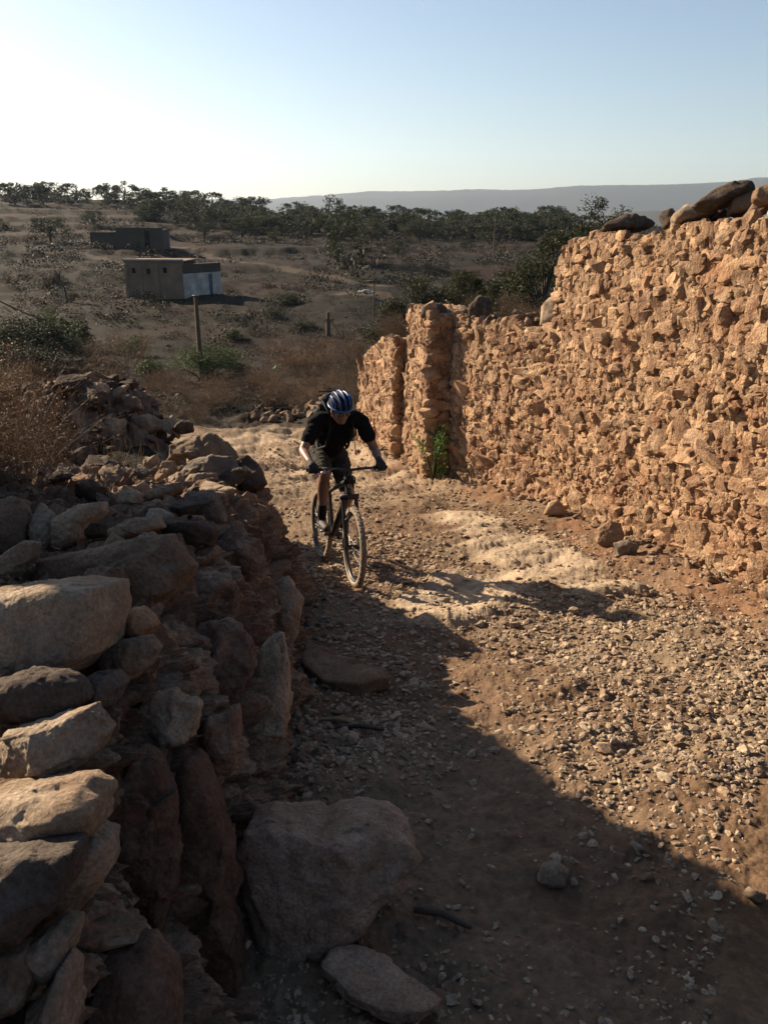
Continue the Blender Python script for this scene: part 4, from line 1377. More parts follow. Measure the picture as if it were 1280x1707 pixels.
def trunk_mesh(seed, w, h, base, r0):
    r = random.Random(seed)
    mb = MB()
    top = base + h * .45
    bend = (r.uniform(-.1, .1) * w, r.uniform(-.1, .1) * w)
    mb.tube([(0, 0, -.1), (bend[0] * .4, bend[1] * .4, base * .5), (bend[0], bend[1], base), (bend[0] * 1.2, bend[1] * 1.2, top)], [r0 * 1.3, r0, r0 * .8, r0 * .4], 7)
    for k in range(6):
        a = k * 1.05 + r.uniform(-.3, .3)
        z0 = base * r.uniform(.6, 1.0)
        e = (math.cos(a) * w * .36, math.sin(a) * w * .36, base + h * r.uniform(.25, .6))
        m_ = (bend[0] + e[0] * .4, bend[1] + e[1] * .4, (z0 + e[2]) / 2 + .05)
        mb.tube([(bend[0] * z0 / base, bend[1] * z0 / base, z0), m_, e], [r0 * .55, r0 * .35, r0 * .12], 5)
    return mb.mesh('trunk')

TV = {}
def tree_kind(kind, v, detail):
    """unit tree: crown 1 wide; base of crown at height .3"""
    key = (kind, v, detail)
    if key not in TV:
        n = {0: 900, 1: 2600, 2: 7000}[detail]
        ncl = {0: 14, 1: 26, 2: 60}[detail]
        sz = {0: .085, 1: .055, 2: .03}[detail]
        c, rd = crown_clumps(v * 31 + detail, ncl, 1.0, .92)
        if detail == 2: rd = rd * .72
        c[:, 2] = (c[:, 2] + .46) / .92 * .86 + .10
        if detail < 2: rd = rd * 1.15
        cm = leaves_mesh('crown', c, rd, n, sz, v * 7 + 3)
        cm.materials.append(M[kind])
        tm = trunk_mesh(v, 1.0, .78, .30, .035)
        tm.materials.append(M['bark'])
        TV[key] = (cm, tm)
    return TV[key]

def tree(px, py, w, h, t=None, kind='olive', label='', group=None, detail=1, name='olive_tree', cat='tree', v=None, P=None, sink=.0, ytop=None):
    """px, py = foot of the tree in the photograph, w, h = its size there"""
    if P is None:
        P, tt = ground_hit(px, py)
        if t is not None:
            P = Vector(ray(px, py)) * t; tt = t
            P.z = zat(P.x, P.y)
    else:
        tt = (P.y * CT - P.z * ST)
    v = random.randrange(4) if v is None else v
    cm, tm = tree_kind(kind, v, detail)
    W_, H_ = w * tt / FPX, h * tt / FPX
    if ytop is not None:
        H_ = ray(px, ytop)[2] * P.y / ray(px, ytop)[1] - P.z
    o = empty(name, (P.x, P.y, P.z - .05 - sink), random.uniform(0, 6.28))
    tag(o, label, cat, group)
    for nm, me in (('trunk', tm), ('crown', cm)):
        c = link(nm, me, None, o)
        c.scale = (W_, W_, H_)
    return o

# shrubs: low, no visible trunk: foliage + stems
BV = {}
def shrub_kind(kind, v, detail):
    key = (kind, v, detail)
    if key not in BV:
        n = {0: 500, 1: 2400, 2: 9000}[detail]
        sz = {0: .10, 1: .05, 2: .026}[detail]
        ncl = {0: 16, 1: 34, 2: 80}[detail]
        r = np.random.default_rng(v + 77)
        c = r.uniform(-1, 1, (ncl * 4, 3)); c = c[np.linalg.norm(c, axis=1) < 1][:ncl]
        c = c * np.array([.5, .5, .42]) * .82; c[:, 2] = np.abs(c[:, 2]) + .14 + .28 * r.random(len(c)) * (1 - 2 * np.hypot(c[:, 0], c[:, 1]).clip(0, .5))
        rd = r.uniform(.10, .2, len(c)) * (.8 if detail == 2 else 1)
        cm = leaves_mesh('foliage', c, rd, n, sz, v * 11 + 5, .8)
        cm.materials.append(M[kind])
        mb = MB()
        for k in range(min(len(c), 22)):
            mb.tube([(c[k, 0] * .1, c[k, 1] * .1, -.05), (c[k, 0] * .5, c[k, 1] * .5, c[k, 2] * .6), tuple(c[k])], [.012, .008, .004], 4, False)
        tm = mb.mesh('stem'); tm.materials.append(M['bark'])
        BV[key] = (cm, tm)
    return BV[key]

def shrub(px, py, w, h, kind='olive', label='', group=None, detail=1, name='shrub', cat='shrub', t=None):
    P, tt = ground_hit(px, py)
    if t is not None:
        P = Vector(ray(px, py)) * t; tt = t; P.z = zat(P.x, P.y)
    cm, tm = shrub_kind(kind, random.randrange(3), detail)
    W_, H_ = w * tt / FPX, h * tt / FPX
    o = empty(name, (P.x, P.y, P.z - .03), random.uniform(0, 6.28))
    tag(o, label, cat, group)
    for nm, me in (('stem', tm), ('foliage', cm)):
        c = link(nm, me, None, o); c.scale = (W_, W_, H_)
    return o

# dry twiggy bushes: branching stems as thin blades
def twig_mesh(seed, nstem, width, spread=.55, gens=3, leafy=0, mat='dry'):
    r = np.random.default_rng(seed)
    S = []
    def grow(p, d, L, w, g):
        k = 3
        pts = [p]
        for i in range(k):
            d = d + r.normal(0, .16, 3); d[2] += .03; d /= np.linalg.norm(d)
            p = p + d * L / k
            pts.append(p)
        S.append((pts, w))
        if g > 0:
            for i in range(r.integers(3, 6)):
                q = pts[r.integers(1, len(pts))]
                dd = d + r.normal(0, .55, 3); dd /= np.linalg.norm(dd)
                grow(q, dd, L * r.uniform(.45, .7), w * .62, g - 1)
    for i in range(nstem):
        a = r.uniform(0, 6.28); s_ = abs(r.normal(0, spread))
        d = np.array([math.cos(a) * s_, math.sin(a) * s_, 1.0]); d /= np.linalg.norm(d)
        p = np.array([math.cos(a), math.sin(a), 0]) * r.uniform(0, .12)
        grow(p, d, r.uniform(.4, .62), width, gens)
    Vs = []; Fs = []; off = 0
    for pts, w in S:
        pts = np.array(pts)
        d = pts[-1] - pts[0]
        b = np.cross(d, r.normal(size=3)); b /= np.linalg.norm(b) + 1e-9
        ws = np.linspace(w, w * .45, len(pts))[:, None]
        V = np.stack([pts - b * ws, pts + b * ws], 1).reshape(-1, 3)
        n = len(pts)
        f = np.array([[2 * i, 2 * i + 1, 2 * i + 3, 2 * i + 2] for i in range(n - 1)]) + off
        Vs.append(V); Fs.append(f); off += len(V)
    if leafy:
        ends = np.array([s[0][-1] for s in S]); ends = ends[r.integers(0, len(ends), leafy)] + r.normal(0, .02, (leafy, 3))
        a = r.normal(size=(leafy, 3)) * .006; b = r.normal(size=(leafy, 3)) * .004
        V = np.stack([ends - a, ends + b, ends + a, ends - b], 1).reshape(-1, 3)
        Vs.append(V); Fs.append(np.arange(4 * leafy).reshape(-1, 4) + off)
    me = mesh_np('stems', np.concatenate(Vs), np.concatenate(Fs), False)
    me.materials.append(M[mat])
    return me
TW = {}
def twig_bush(px, py, w, h, label, group=None, mat='dry', detail=0, t=None, P=None, name='dry_bush', cat='dry bush'):
    if P is None:
        P, tt = ground_hit(px, py)
        if t is not None:
            P = Vector(ray(px, py)) * t; tt = t; P.z = zat(P.x, P.y)
    else:
        tt = P.y * CT - P.z * ST
    key = (mat, detail, random.randrange(3))
    if key not in TW:
        TW[key] = twig_mesh(key[2] + 9 * detail, {0: 9, 1: 14, 2: 22}[detail], {0: .011, 1: .006, 2: .0032}[detail], .6, {0: 2, 1: 3, 2: 3}[detail], {0: 300, 1: 1500, 2: 2600}[detail], mat)
    o = link(name, TW[key])
    o.location = (P.x, P.y, P.z - .03); o.rotation_euler = (0, 0, random.uniform(0, 6.28))
    W_, H_ = w * tt / FPX, h * tt / FPX
    o.scale = (W_ * .85, W_ * .85, H_ * .95)
    return tag(o, label, cat, group)

def R(a, b): return random.uniform(a, b)
# tree line on the crest
cy = lambda x: float(crest_py(x))
for i in range(235):
    x = R(-15, 1010) if i < 120 else R(230, 960)
    seg = 'at the far left end' if x < 75 else 'above the ruined house' if x < 235 else 'right above the stone house' if x < 370 else 'left of the tall lone tree' if x < 520 else 'above the tall lone tree' if x < 610 else 'above the bare reddish strip' if x < 740 else 'in the right half' if x < 860 else 'behind the near tree'
    if x < 235:
        h = R(14, 34); w = h * R(1.0, 1.7); y = cy(x) + R(-1, 14)
    else:
        h = R(18, 34); w = h * R(1.2, 2.0); y = cy(x) + R(0, 32)
    kd = random.choice(['olive', 'olive', 'olive', 'drydark' if False else 'olive'])
    far_row = y < cy(x) + 8
    tree(x, y, w, h, kind=kd, detail=0, label='%s olive tree %s, %s' % (random.choice(['', '']) + ('small dark' if h < 25 else 'tall dark' if h > 32 else 'rounded dark'), seg, 'standing against the sky' if far_row else 'just below the skyline'), group='trees along the hill crest')
# trees scattered over the slope
SLOPE = [(85, 402, 66, 42, 'large dark spreading tree on the slope above the white litter'), (155, 374, 38, 26, 'round dark tree right of the large spreading tree on the slope'),
 (238, 372, 30, 24, 'small pale bush like tree above the ruined house'), (275, 391, 26, 16, 'small dark tree just right of the ruined house'), (342, 397, 40, 30, 'greyish round tree on the bare slope right of the ruined house'),
 (5, 384, 24, 20, 'small dark tree at the left edge on the slope'), (402, 396, 46, 40, 'dark tree at the lower edge of the tree belt left of the tall tree'), (450, 392, 44, 34, 'broad dark tree beside the tall tree on the left'),
 (562, 436, 70, 100, 'tall prominent dark tree standing alone in the middle of the slope'), (462, 404, 34, 26, 'low olive tree with yellowish crown on the slope'), (620, 404, 46, 36, 'rounded tree right of the tall prominent tree'),
 (600, 428, 36, 34, 'pale grey tree just right below the tall prominent tree'), (662, 428, 34, 30, 'small round olive tree above the long stone terrace'), (700, 398, 46, 36, 'dark tree in the belt above the bare reddish strip'),
 (760, 396, 50, 36, 'wide dark tree in the belt right of the reddish strip'), (775, 414, 30, 22, 'small tree hanging below the belt on the right'), (830, 398, 60, 38, 'broad dark tree near the right end of the belt'), (880, 402, 60, 40, 'dark tree at the right end of the belt beside the near tree'), (930, 396, 56, 40, 'dark tree partly hidden by the near tree'),
 (520, 390, 46, 38, 'dark tree in the belt left of the tall tree'), (320, 366, 50, 40, 'dense dark tree where the belt begins on the left')]
for x, y, w, h, lb in SLOPE:
    tree(x, y, w, h, kind='olive', detail=1, label=lb, group='trees scattered over the slope')
# near trees behind the right wall
def big_tree(px, t, ytop, wpx, seed, label, skew=0.0, ybot=560):
    P = Vector(ray(px, 520)) * t; P.z = zat(P.x, P.y)
    q = ray(px, ytop); H_ = q[2] * P.y / q[1] - P.z
    q = ray(px, ybot); zb_ = max(q[2] * P.y / q[1] - P.z, .5)
    W_ = wpx * t / FPX
    r = np.random.default_rng(seed)
    c = []
    while len(c) < 46:
        p_ = r.uniform(-1, 1, 3)
        if np.linalg.norm(p_) < 1:
            taper = 1 - .45 * max(p_[2], 0)
            c.append([p_[0] * W_ / 2 * taper + skew * max(p_[2], 0) * W_, p_[1] * W_ / 2 * taper, zb_ + (p_[2] + 1) / 2 * (H_ - zb_)])
    c = np.array(c); rd = r.uniform(.16, .34, len(c))
    o = empty('olive_tree', (P.x, P.y, P.z)); tag(o, label, 'tree', 'near trees behind the right wall')
    cm = leaves_mesh('crown', c, rd, 11000, .062, seed, .9, 2.6)
    link('crown', cm, M['olive'], o)
    mb = MB()
    mb.tube([(0, 0, -.2), (.05, 0, zb_ * .6), (-.03, .03, zb_ * 1.1), (skew * W_ * .4, 0, H_ * .8)], [.10, .08, .06, .02], 8)
    for k in range(0, 46, 2):
        z0 = min(max(c[k][2] * .6, .3), H_ * .7)
        mb.tube([(0, 0, z0), (c[k][0] * .5, c[k][1] * .5, (z0 + c[k][2]) / 2 + .08), tuple(c[k])], [.03, .018, .006], 5, False)
    mb.build('trunk', M['bark'], o)
    return o
big_tree(962, 17.5, 330, 100, 1, 'tall airy olive tree rising behind the wall against the far ridge', .22)
big_tree(905, 16.5, 385, 125, 2, 'dense grey green tree behind the low wall left of the tall airy one', .12)
big_tree(1015, 19, 352, 90, 3, 'dark tree half hidden behind the corner of the tall wall')
big_tree(780, 18.5, 452, 120, 4, 'dense green shrub behind the wall between pier and near tree', 0, 600)
big_tree(712, 19.0, 466, 110, 5, 'green shrub behind the narrow pier', 0, 600)
big_tree(655, 20.0, 500, 90, 6, 'low green shrub left of the pier', 0, 600)
big_tree(845, 17.5, 450, 110, 7, 'greyish shrub behind the low wall under the dense near tree', 0, 600)
# shrubs in the dip and on the left
for x, y, w, h, k_, lb in [
 (65, 612, 190, 135, 'olive', 'large grey green bush mass at the left edge behind the dry bushes'), (-15, 620, 150, 130, 'olive', 'grey bush cut by the left edge'), (95, 600, 100, 120, 'green', 'upper part of the bush group at the left edge'),
 (40, 640, 170, 110, 'olive', 'broad dark bush low at the left edge behind the dry bushes'), (125, 585, 90, 90, 'olive', 'rounded grey green bush at the right end of the left bush mass'),
 (120, 500, 34, 24, 'drydark', 'small dark bush on the bare slope below the dead sapling'), (345, 628, 150, 88, 'green', 'wide bright green bush around the foot of the wooden pole'), (225, 592, 62, 44, 'green', 'round green bush left of the wooden pole'),
 (252, 628, 70, 50, 'green', 'lower green bush between pole and rubble heap'), (390, 566, 40, 28, 'green', 'small olive green bush up the slope right of the pole'), (400, 622, 60, 34, 'olive', 'low green bush right of the pole foot'),
 (476, 506, 62, 26, 'olive', 'low dark scrub bush in the hollow below the footpath'), (455, 532, 46, 26, 'olive', 'small dark bush below the low scrub'), (505, 545, 60, 20, 'olive', 'flat black shrub beside the wooden post'),
 (262, 486, 56, 34, 'olive', 'dark bush growing in front of the house wall'), (302, 492, 14, 12, 'olive', 'tiny bush at the corner of the house'), (90, 470, 60, 20, 'drydark', 'low dark scrub on the bare slope')]:
    shrub(x, y, w, h, k_, lb, 'bushes in the dip beyond the left wall', 2 if w > 100 else 1)
# dead sapling on the slope
mb = MB()
P0, t0 = ground_hit(112, 505)
sc_ = t0 / FPX
mb.tube([(0, 0, -.1), (-.1 * sc_ * 10, 0, 25 * sc_), (-14 * sc_, 0, 48 * sc_)], [2.2 * sc_, 1.6 * sc_, .8 * sc_], 6)
for k in range(16):
    a = R(0, 6.28); z_ = R(22, 48) * sc_
    mb.tube([(-6 * sc_, 0, z_), (-6 * sc_ + math.cos(a) * 9 * sc_, math.sin(a) * 9 * sc_, z_ + R(8, 18) * sc_)], [.7 * sc_, .25 * sc_], 4, False)
o = mb.build('dead_tree', M['bark']); o.location = P0
tag(o, 'thin bare dead tree on the slope left of the house', 'tree')
# dry bushes
for i in range(44):
    x = R(425, 605); y = R(590, 684)
    bw = R(50, 85)
    twig_bush(x, y, bw, R(34, 56), ('broad ' if bw > 67.5 else 'narrow ') + 'reddish brown dry bush in the %s of the brown scrub behind the rider' % ('left' if x < 520 else 'right'), 'dry bushes behind the rider', random.choice(['dry', 'dry', 'drydark']), 1)
for i in range(34):
    x = R(250, 425); y = R(640, 712)
    bw = R(40, 75)
    twig_bush(x, y, bw, R(26, 48), ('broad ' if bw > 57.5 else 'narrow ') + 'low brown dry bush beyond the left wall %s' % ('under the wooden pole' if x < 360 else 'beside the track bend'), 'dry bushes beyond the left wall', random.choice(['dry', 'drydark']), 1)
for i in range(26):
    x = R(-30, 230); y = R(610, 690)
    bw = R(70, 120)
    twig_bush(x, y, bw, R(45, 80), ('broad ' if bw > 95 else 'narrow ') + 'brown dry bush %s' % ('at the left edge below the green bushes' if x < 90 else 'behind the far rubble heap'), 'dry bushes on the left field', random.choice(['dry', 'dry', 'drydark']), 1)
def left_field(x, y):
    return Vector((x, y, zat(x, y)))
for i, (x, y, w, h, mt) in enumerate([(-3.1, 6.2, 230, 240, 'dry'), (-2.75, 5.3, 190, 190, 'dry'), (-3.6, 7.4, 220, 210, 'dry'), (-3.2, 7.0, 200, 150, 'drydark'), (-2.35, 4.75, 150, 130, 'dry'), (-4.3, 8.8, 180, 170, 'dry'), (-2.6, 4.2, 160, 150, 'drydark'), (-2.9, 5.8, 200, 170, 'dry'), (-4.0, 6.6, 220, 220, 'dry')]):
    twig_bush(0, 0, w, h, ['tall feathery dry bush beside the wall nearest the left edge', 'tangled dry bush filling the gap behind the upright stone', 'dry bush beside the far rubble heap', 'dark twiggy bush against the rubble heap', 'short dry bush just behind the upright stone', 'dry bush at the back of the heap', 'dark dry bush at the left edge above the boulder', 'reddish dry bush between the tall ones', 'pale dry bush at the left edge behind the tall feathery one'][i], 'dry bushes beside the left wall', mt, 2, P=left_field(x, y))
# twigs caught on the left slab at the left edge
mbk = twig_mesh(99, 5, .0016, .9, 3, 60, 'drydark')
o = link('dry_twigs', mbk); o.location = Vector(ray(18, 1130)) * 1.62; o.scale = (.30, .2, .34); tag(o, 'thin dead twigs hanging over the big pale block at the left edge', 'twigs')
# dead twigs and grass on the right walls
for i in range(30):
    if i < 20:
        y = R(9.9, 12.8); x = float(np.interp(y, [9.86, 12.9], [2.5, 1.14])) + R(.15, .55); z = float(np.interp(y, [9.8, 10.8, 12, 13], [-1.15, -1.5, -1.6, -1.45]))
        lb = 'tangle of dry twigs on the crumbled top of the low wall'
    else:
        y = R(15.1, 19.4); x = float(np.interp(y, [15.05, 19.6], [.22, -.62])) + R(.1, .6); z = float(np.interp(y, [15, 16.5, 19.6], [-2.2, -2.4, -3.8]))
        lb = 'dry twigs draped over the farthest wall end'
    twig_bush(0, 0, R(50, 95), R(30, 62), lb, 'dry twigs on the right walls', random.choice(['dry', 'drydark', 'drydark']), 1, P=Vector((x, y, z)))
for i in range(6):
    y = R(7.6, 9.7); x = float(np.interp(y, [6.1, 9.85], [3.28, 2.42])) + R(.1, .3); z = float(np.interp(y, [7, 8.9, 9.45, 9.9], [-.1, -.28, -.32, -.85]))
    twig_bush(0, 0, R(40, 60), R(12, 20), 'flattened dead twigs on the far corner of the tall wall', 'dead twigs on the tall wall', 'drydark', 1, P=Vector((x, y, z)))
# bleached sticks on the wall
for i, (a, b, w_) in enumerate([((743, 500), (757, 522), 'B'), ((826, 548), (838, 510), 'B'), ((636, 590), (652, 545), 'D'), ((612, 640), (606, 590), 'D'), ((640, 600), (620, 570), 'D')]):
    t = (depth_of('B', 800, 560) + .1) if w_ == 'B' else 16.5
    pa, pb = ray(*a) * t, ray(*b) * (t + .15)
    mb = MB(); mb.tube([pa, (pa + pb) / 2 + np.array([.02, 0, .02]), pb], [.013, .010, .006], 6)
    o = mb.build('stick', M['straw'] if w_ == 'B' else M['bark'])
    tag(o, ['short bleached stick leaning on the low wall beside the pier', 'bleached stick standing up from the low wall top', 'long dark stick leaning on the farthest wall', 'dark stick at the left end of the farthest wall', 'crooked dark stick on the farthest wall top'][i], 'stick')
# green weeds at the foot of the pier
def weed(px, py, w, h, n, label, lean=0):
    d_ = ray(px, py); t = 12.62 / d_[1]
    P = Vector(d_ * t); P.z = zat(P.x, P.y)
    s = t / FPX
    r = np.random.default_rng(int(px))
    mb = MB(); cen = []
    for k in range(n):
        a = r.uniform(0, 6.28); e = np.array([math.cos(a) * w * .45 * s * r.uniform(.3, 1), math.sin(a) * w * .3 * s, h * s * r.uniform(.5, 1)])
        m_ = e * np.array([.35, .35, .6])
        mb.tube([(0, 0, 0), m_, e], [.008, .006, .003], 5, False)
        for q in np.linspace(.4, 1, 5): cen.append(m_ * (1 - q) + e * q)
    o = empty('weed', P); tag(o, label, 'plant')
    mb.build('stem', M['green'], o)
    lm = leaves_mesh('foliage', np.array(cen), np.full(len(cen), .075), 26 * n, .055, int(px) + 1, 1, 2.4)
    link('foliage', lm, M['fresh'], o)
    return o
weed(722, 790, 84, 105, 20, 'fresh green leafy weed growing at the foot of the narrow pier')
weed(735, 800, 26, 26, 5, 'small green weed tuft below the leafy weed')
# scrub of the open land
def scrub_field(n, seed):
    r = np.random.default_rng(seed)
    Y = np.exp(r.uniform(math.log(26), math.log(195), n * 2)); X = Y * r.uniform(-.58, .42, n * 2)
    d = n2(X, Y, 4, .07, 61.0)
    ok = r.random(n * 2) < sstep(d, -.5, .35) * .9 + .1
    pd = np.full(len(X), 9.0)
    for q, wd in PATHS: pd = np.minimum(pd, polydist(X, Y, q))
    ok &= pd > 1.3
    X, Y = X[ok][:n], Y[ok][:n]
    m = len(X); Z = full_z(X, Y)
    s = np.exp(r.normal(-1.1, .5, m)) * np.clip(Y / 50, .7, 2.0)
    L = 90
    idx = np.repeat(np.arange(m), L); N_ = m * L
    d = r.normal(size=(N_, 3)); d /= np.linalg.norm(d, axis=1)[:, None]; d[:, 2] = np.abs(d[:, 2]) * .75
    C = np.stack([X, Y, Z], 1)[idx] + d * s[idx][:, None] * (r.random(N_) ** .4)[:, None]
    a = r.normal(size=(N_, 3)); a /= np.linalg.norm(a, axis=1)[:, None]
    b = np.cross(a, r.normal(size=(N_, 3))); b /= np.linalg.norm(b, axis=1)[:, None]
    q = (s[idx] * .09)[:, None]
    V = np.stack([C - a * q, C + b * q * .5, C + a * q, C - b * q * .5], 1).reshape(-1, 3)
    return mesh_np('scrub', V, np.arange(4 * N_).reshape(-1, 4), False)
M['scrub'] = leaf_mat('scrub_leaves', (.026, .026, .016), (.050, .042, .028), .15)
o = link('scrub', scrub_field(3800, 5), M['scrub']); tag(o, 'low dry scrub covering the valley and the slope', kind='stuff')
# stones over the land
def land_stones(n):
    r = np.random.default_rng(8)
    Bv, Bf = rock_v(1, (1, .8, .6), 5)
    Y = np.exp(r.uniform(math.log(24), math.log(150), n)); X = Y * r.uniform(-.55, .3, n)
    for (px_, py_, rad, cnt) in [(205, 500, 3.2, 130), (430, 430, 4, 60), (500, 405, 9, 130), (650, 400, 10, 60), (190, 520, 3, 60)]:
        P_, t_ = ground_hit(px_, py_)
        X = np.concatenate([X, P_.x + r.normal(0, rad * .5, cnt)]); Y = np.concatenate([Y, P_.y + r.normal(0, rad * .6, cnt)])
    m = len(X); Z = full_z(X, Y)
    s = r.uniform(.10, .42, m)[:, None, None]
    V = Bv[None] * s * r.uniform(.7, 1.3, (m, 1, 3)) + np.stack([X, Y, Z], 1)[:, None]
    return mesh_np('field_stones', V.reshape(-1, 3), (Bf[None] + (np.arange(m) * len(Bv))[:, None, None]).reshape(-1, 3), False, attrs={'rnd': np.repeat(r.random(m), len(Bv))})
M['field'] = rock_mat('field_stone', [(.09, .06, .045), (.15, .105, .08), (.24, .175, .135), (.12, .07, .05)], 2.0, .5, 20, 'geo', False)
o = link('field_stones', land_stones(700), M['field']); tag(o, 'stones strewn over the slope and rubble patches', kind='stuff')
# dry grass on the left field and verge
def grass(n, name, area, h, mat, seed):
    r = np.random.default_rng(seed)
    X = r.uniform(area[0], area[1], n); Y = r.uniform(area[2], area[3], n)
    ok = X < Xf(np.clip(Y, -5, 60)) - 1.2
    X, Y = X[ok], Y[ok]; n = len(X)
    Z = full_z(X, Y)
    a = r.uniform(0, 6.28, n); lean = r.normal(0, .35, (n, 2)); L = r.uniform(.4, 1, n) * h
    P = np.stack([X, Y, Z], 1)
    w = np.stack([np.cos(a), np.sin(a), a * 0], 1) * .004 * np.clip(Y / 6, 1, 4)[:, None]
    T = P + np.stack([lean[:, 0] * L, lean[:, 1] * L, L], 1)
    V = np.stack([P - w, P + w, T], 1).reshape(-1, 3)
    return mesh_np(name, V, np.arange(3 * n).reshape(-1, 3), False)
o = link('dry_grass', grass(16000, 'dry_grass', (-8, -2.3, 4, 24), .28, M['dry'], 3), M['dry']); tag(o, 'thin dry grass on the field behind the left wall', kind='stuff')

# ------------------------------------------------------------------ buildings
def wall_box(mb, x0, x1, y0, y1, z0, z1): mb.box(((x0 + x1) / 2, (y0 + y1) / 2, (z0 + z1) / 2), (x1 - x0, y1 - y0, z1 - z0))
P0, t0 = ground_hit(305, 498)
s0 = t0 / FPX
H = 62 * s0; Lf = 96 * s0
# the corner stands at pixel column 308; the long front runs left, the white gable runs right and away
o = empty('stone_house', (P0.x + 3 * s0, P0.y, P0.z - .15), math.radians(-4)); tag(o, 'long flat roofed earth coloured house with three small windows and a whitewashed side', 'house')
wins = [(-.86, .76), (-.60, .74), (-.31, .77)]
mb = MB()
# front wall with openings, built as piers, aprons and lintels
edges = [-1.0]; ww = .075
for (c, z) in wins: edges += [c - ww / 2 * 1.0, c + ww / 2]
edges.append(0.0)
for i in range(0, len(edges), 2): wall_box(mb, edges[i] * Lf, edges[i + 1] * Lf, 0, .4, 0, H)
for (c, z) in wins:
    x0, x1 = (c - ww / 2) * Lf, (c + ww / 2) * Lf
    wall_box(mb, x0, x1, .003, .397, 0, (z - .05) * H); wall_box(mb, x0, x1, .003, .397, (z + .09) * H, H - .003)
for c in (-.985, -.74, -.45): wall_box(mb, c * Lf - .12, c * Lf + .12, -.12, 0, 0, H * .95)
wall_box(mb, -Lf, -Lf + .4, .4, 2.9, 0, H - .004); wall_box(mb, -Lf, .1, 2.9, 3.3, 0, H - .004)
mb.build('wall', M['plaster'], o, False)
for (c, z) in wins:
    mb = MB(); wall_box(mb, (c - ww / 2) * Lf - .02, (c + ww / 2) * Lf + .02, .25, .3, (z - .06) * H, (z + .10) * H); mb.build('window', M['void'], o, False)
mb = MB(); wall_box(mb, -Lf - .1, .1, -.05, 3.3, H, H + .10); rf_ = mb.build('roof', M['plaster'], o, False)
mb = MB(); wall_box(mb, -Lf - .15, .12, -.2, .05, H + .103, H + .22); mb.build('coping', M['concrete'], rf_, False)
mb = MB()
g0 = np.array([0.0, 0.0]); g1 = np.array([46 * s0, 3.0])
d_ = (g1 - g0); Lg = np.hypot(*d_); d_ /= Lg
Rm = np.array([[d_[0], -d_[1], 0], [d_[1], d_[0], 0], [0, 0, 1]])
def gbox(mb, u0, u1, z0, z1, th=.3, off=.0):
    c = g0 + d_ * (u0 + u1) / 2 + np.array([-d_[1], d_[0]]) * (th / 2 + off)
    mb.box((c[0], c[1], (z0 + z1) / 2), (u1 - u0, th, z1 - z0), Rm)
gbox(mb, .02, Lg * .66, -.3, H * .70); gbox(mb, Lg * .76, Lg, -.3, H * .70); gbox(mb, Lg * .66, Lg * .76, H * .66, H * .70 - .003)
mb.build('whitewashed_wall', M['white'], o, False)
mb = MB(); gbox(mb, .02, Lg, H * .70 + .004, H * .94); mb.build('parapet', M['plaster_grey'], o, False)
mb = MB(); gbox(mb, Lg * .66, Lg * .76, -.2, H * .65, .08, .12); mb.build('door', M['bluedoor'], o, False)

P1, t1 = ground_hit(200, 416)
s1 = t1 / FPX
o = empty('ruined_house', (P1.x, P1.y + 2, P1.z - .2), math.radians(3)); tag(o, 'low grey ruined building with a dark doorway standing above the house', 'ruin')
mb = MB()
hh = 38 * s1
wall_box(mb, -14 * s1, 32 * s1, 0, .5, 0, hh); wall_box(mb, 42 * s1, 64 * s1, 0, .5, 0, hh * .98); wall_box(mb, 32 * s1, 42 * s1, .004, .496, hh * .85, hh - .01)
wall_box(mb, 64 * s1 - .5, 64 * s1, .5, 3, 0, hh * .9); wall_box(mb, -14 * s1, -14 * s1 + .5, .5, 3, 0, hh * .8)
wall_box(mb, -14 * s1, 64 * s1, 3, 3.5, 0, hh * .9)
mb.build('wall', M['plaster_grey'], o, False)
mb = MB(); wall_box(mb, -60 * s1, -14 * s1 - .02, .6, 1.1, 0, hh * .8); mb.build('side_wall', M['plaster_grey'], o, False)
mb = MB(); wall_box(mb, 32 * s1 - .02, 42 * s1 + .02, .55, .6, 0, hh * .86); mb.build('doorway', M['void'], o, False)
# poles
def pole(px, y0, y1, w, label, name='utility_pole', t=None, arm=False):
    P, t_ = ground_hit(px, y0)
    if t is not None:
        P = Vector(ray(px, y0)) * t; t_ = t; P.z = zat(P.x, P.y)
    q = ray(px + 1, y1) * t_
    h = q[2] - P.z
    mb = MB(); r_ = w * t_ / FPX / 2
    mb.tube([(0, 0, -.3), (.02, 0, h * .5), (q[0] - P.x, 0, h)], [r_ * 1.25, r_ * 1.05, r_ * .8], 10)
    o = empty(name, P); tag(o, label, 'pole')
    mb.build('shaft', M['wood'], o)
    return o, h, r_, t_
o, h, r_, t_ = pole(336, 632, 487, 7, 'weathered wooden pole standing in the green bush')
mb = MB(); mb.box((.03, 0, h - .02), (r_ * 2.4, r_ * 2.4, .05)); mb.build('cap', M['darkmetal'], o)
o, h, r_, t_ = pole(623, 528, 462, 2.5, 'thin dark pole in the valley beside the pale slab', name='utility_pole')
mb = MB(); mb.box((0, 0, h * .93), (.9, .1, .1)); mb.build('crossarm', M['wood'], o)
o, h, r_, t_ = pole(547, 560, 518, 7, 'short wooden post with two slanting stays beside the flat black shrub', name='post')
for s_ in (-1, 1):
    mb = MB(); mb.tube([(s_ * .05, 0, h * .8), (s_ * h * .55, 0, .0)], .03, 6); mb.build('stay', M['wood'], o)
# pole and pylons on the skyline
for (x, y0, y1, lb) in [(858, 374, 342, 'tiny pole on the skyline left of the near tree'), (889, 374, 350, 'tiny lattice mast on the skyline beside the near tree'), (822, 430, 360, 'slim pole on the slope below the right tree belt')]:
    pole(x, y0, y1, 1.6, lb, name='mast')
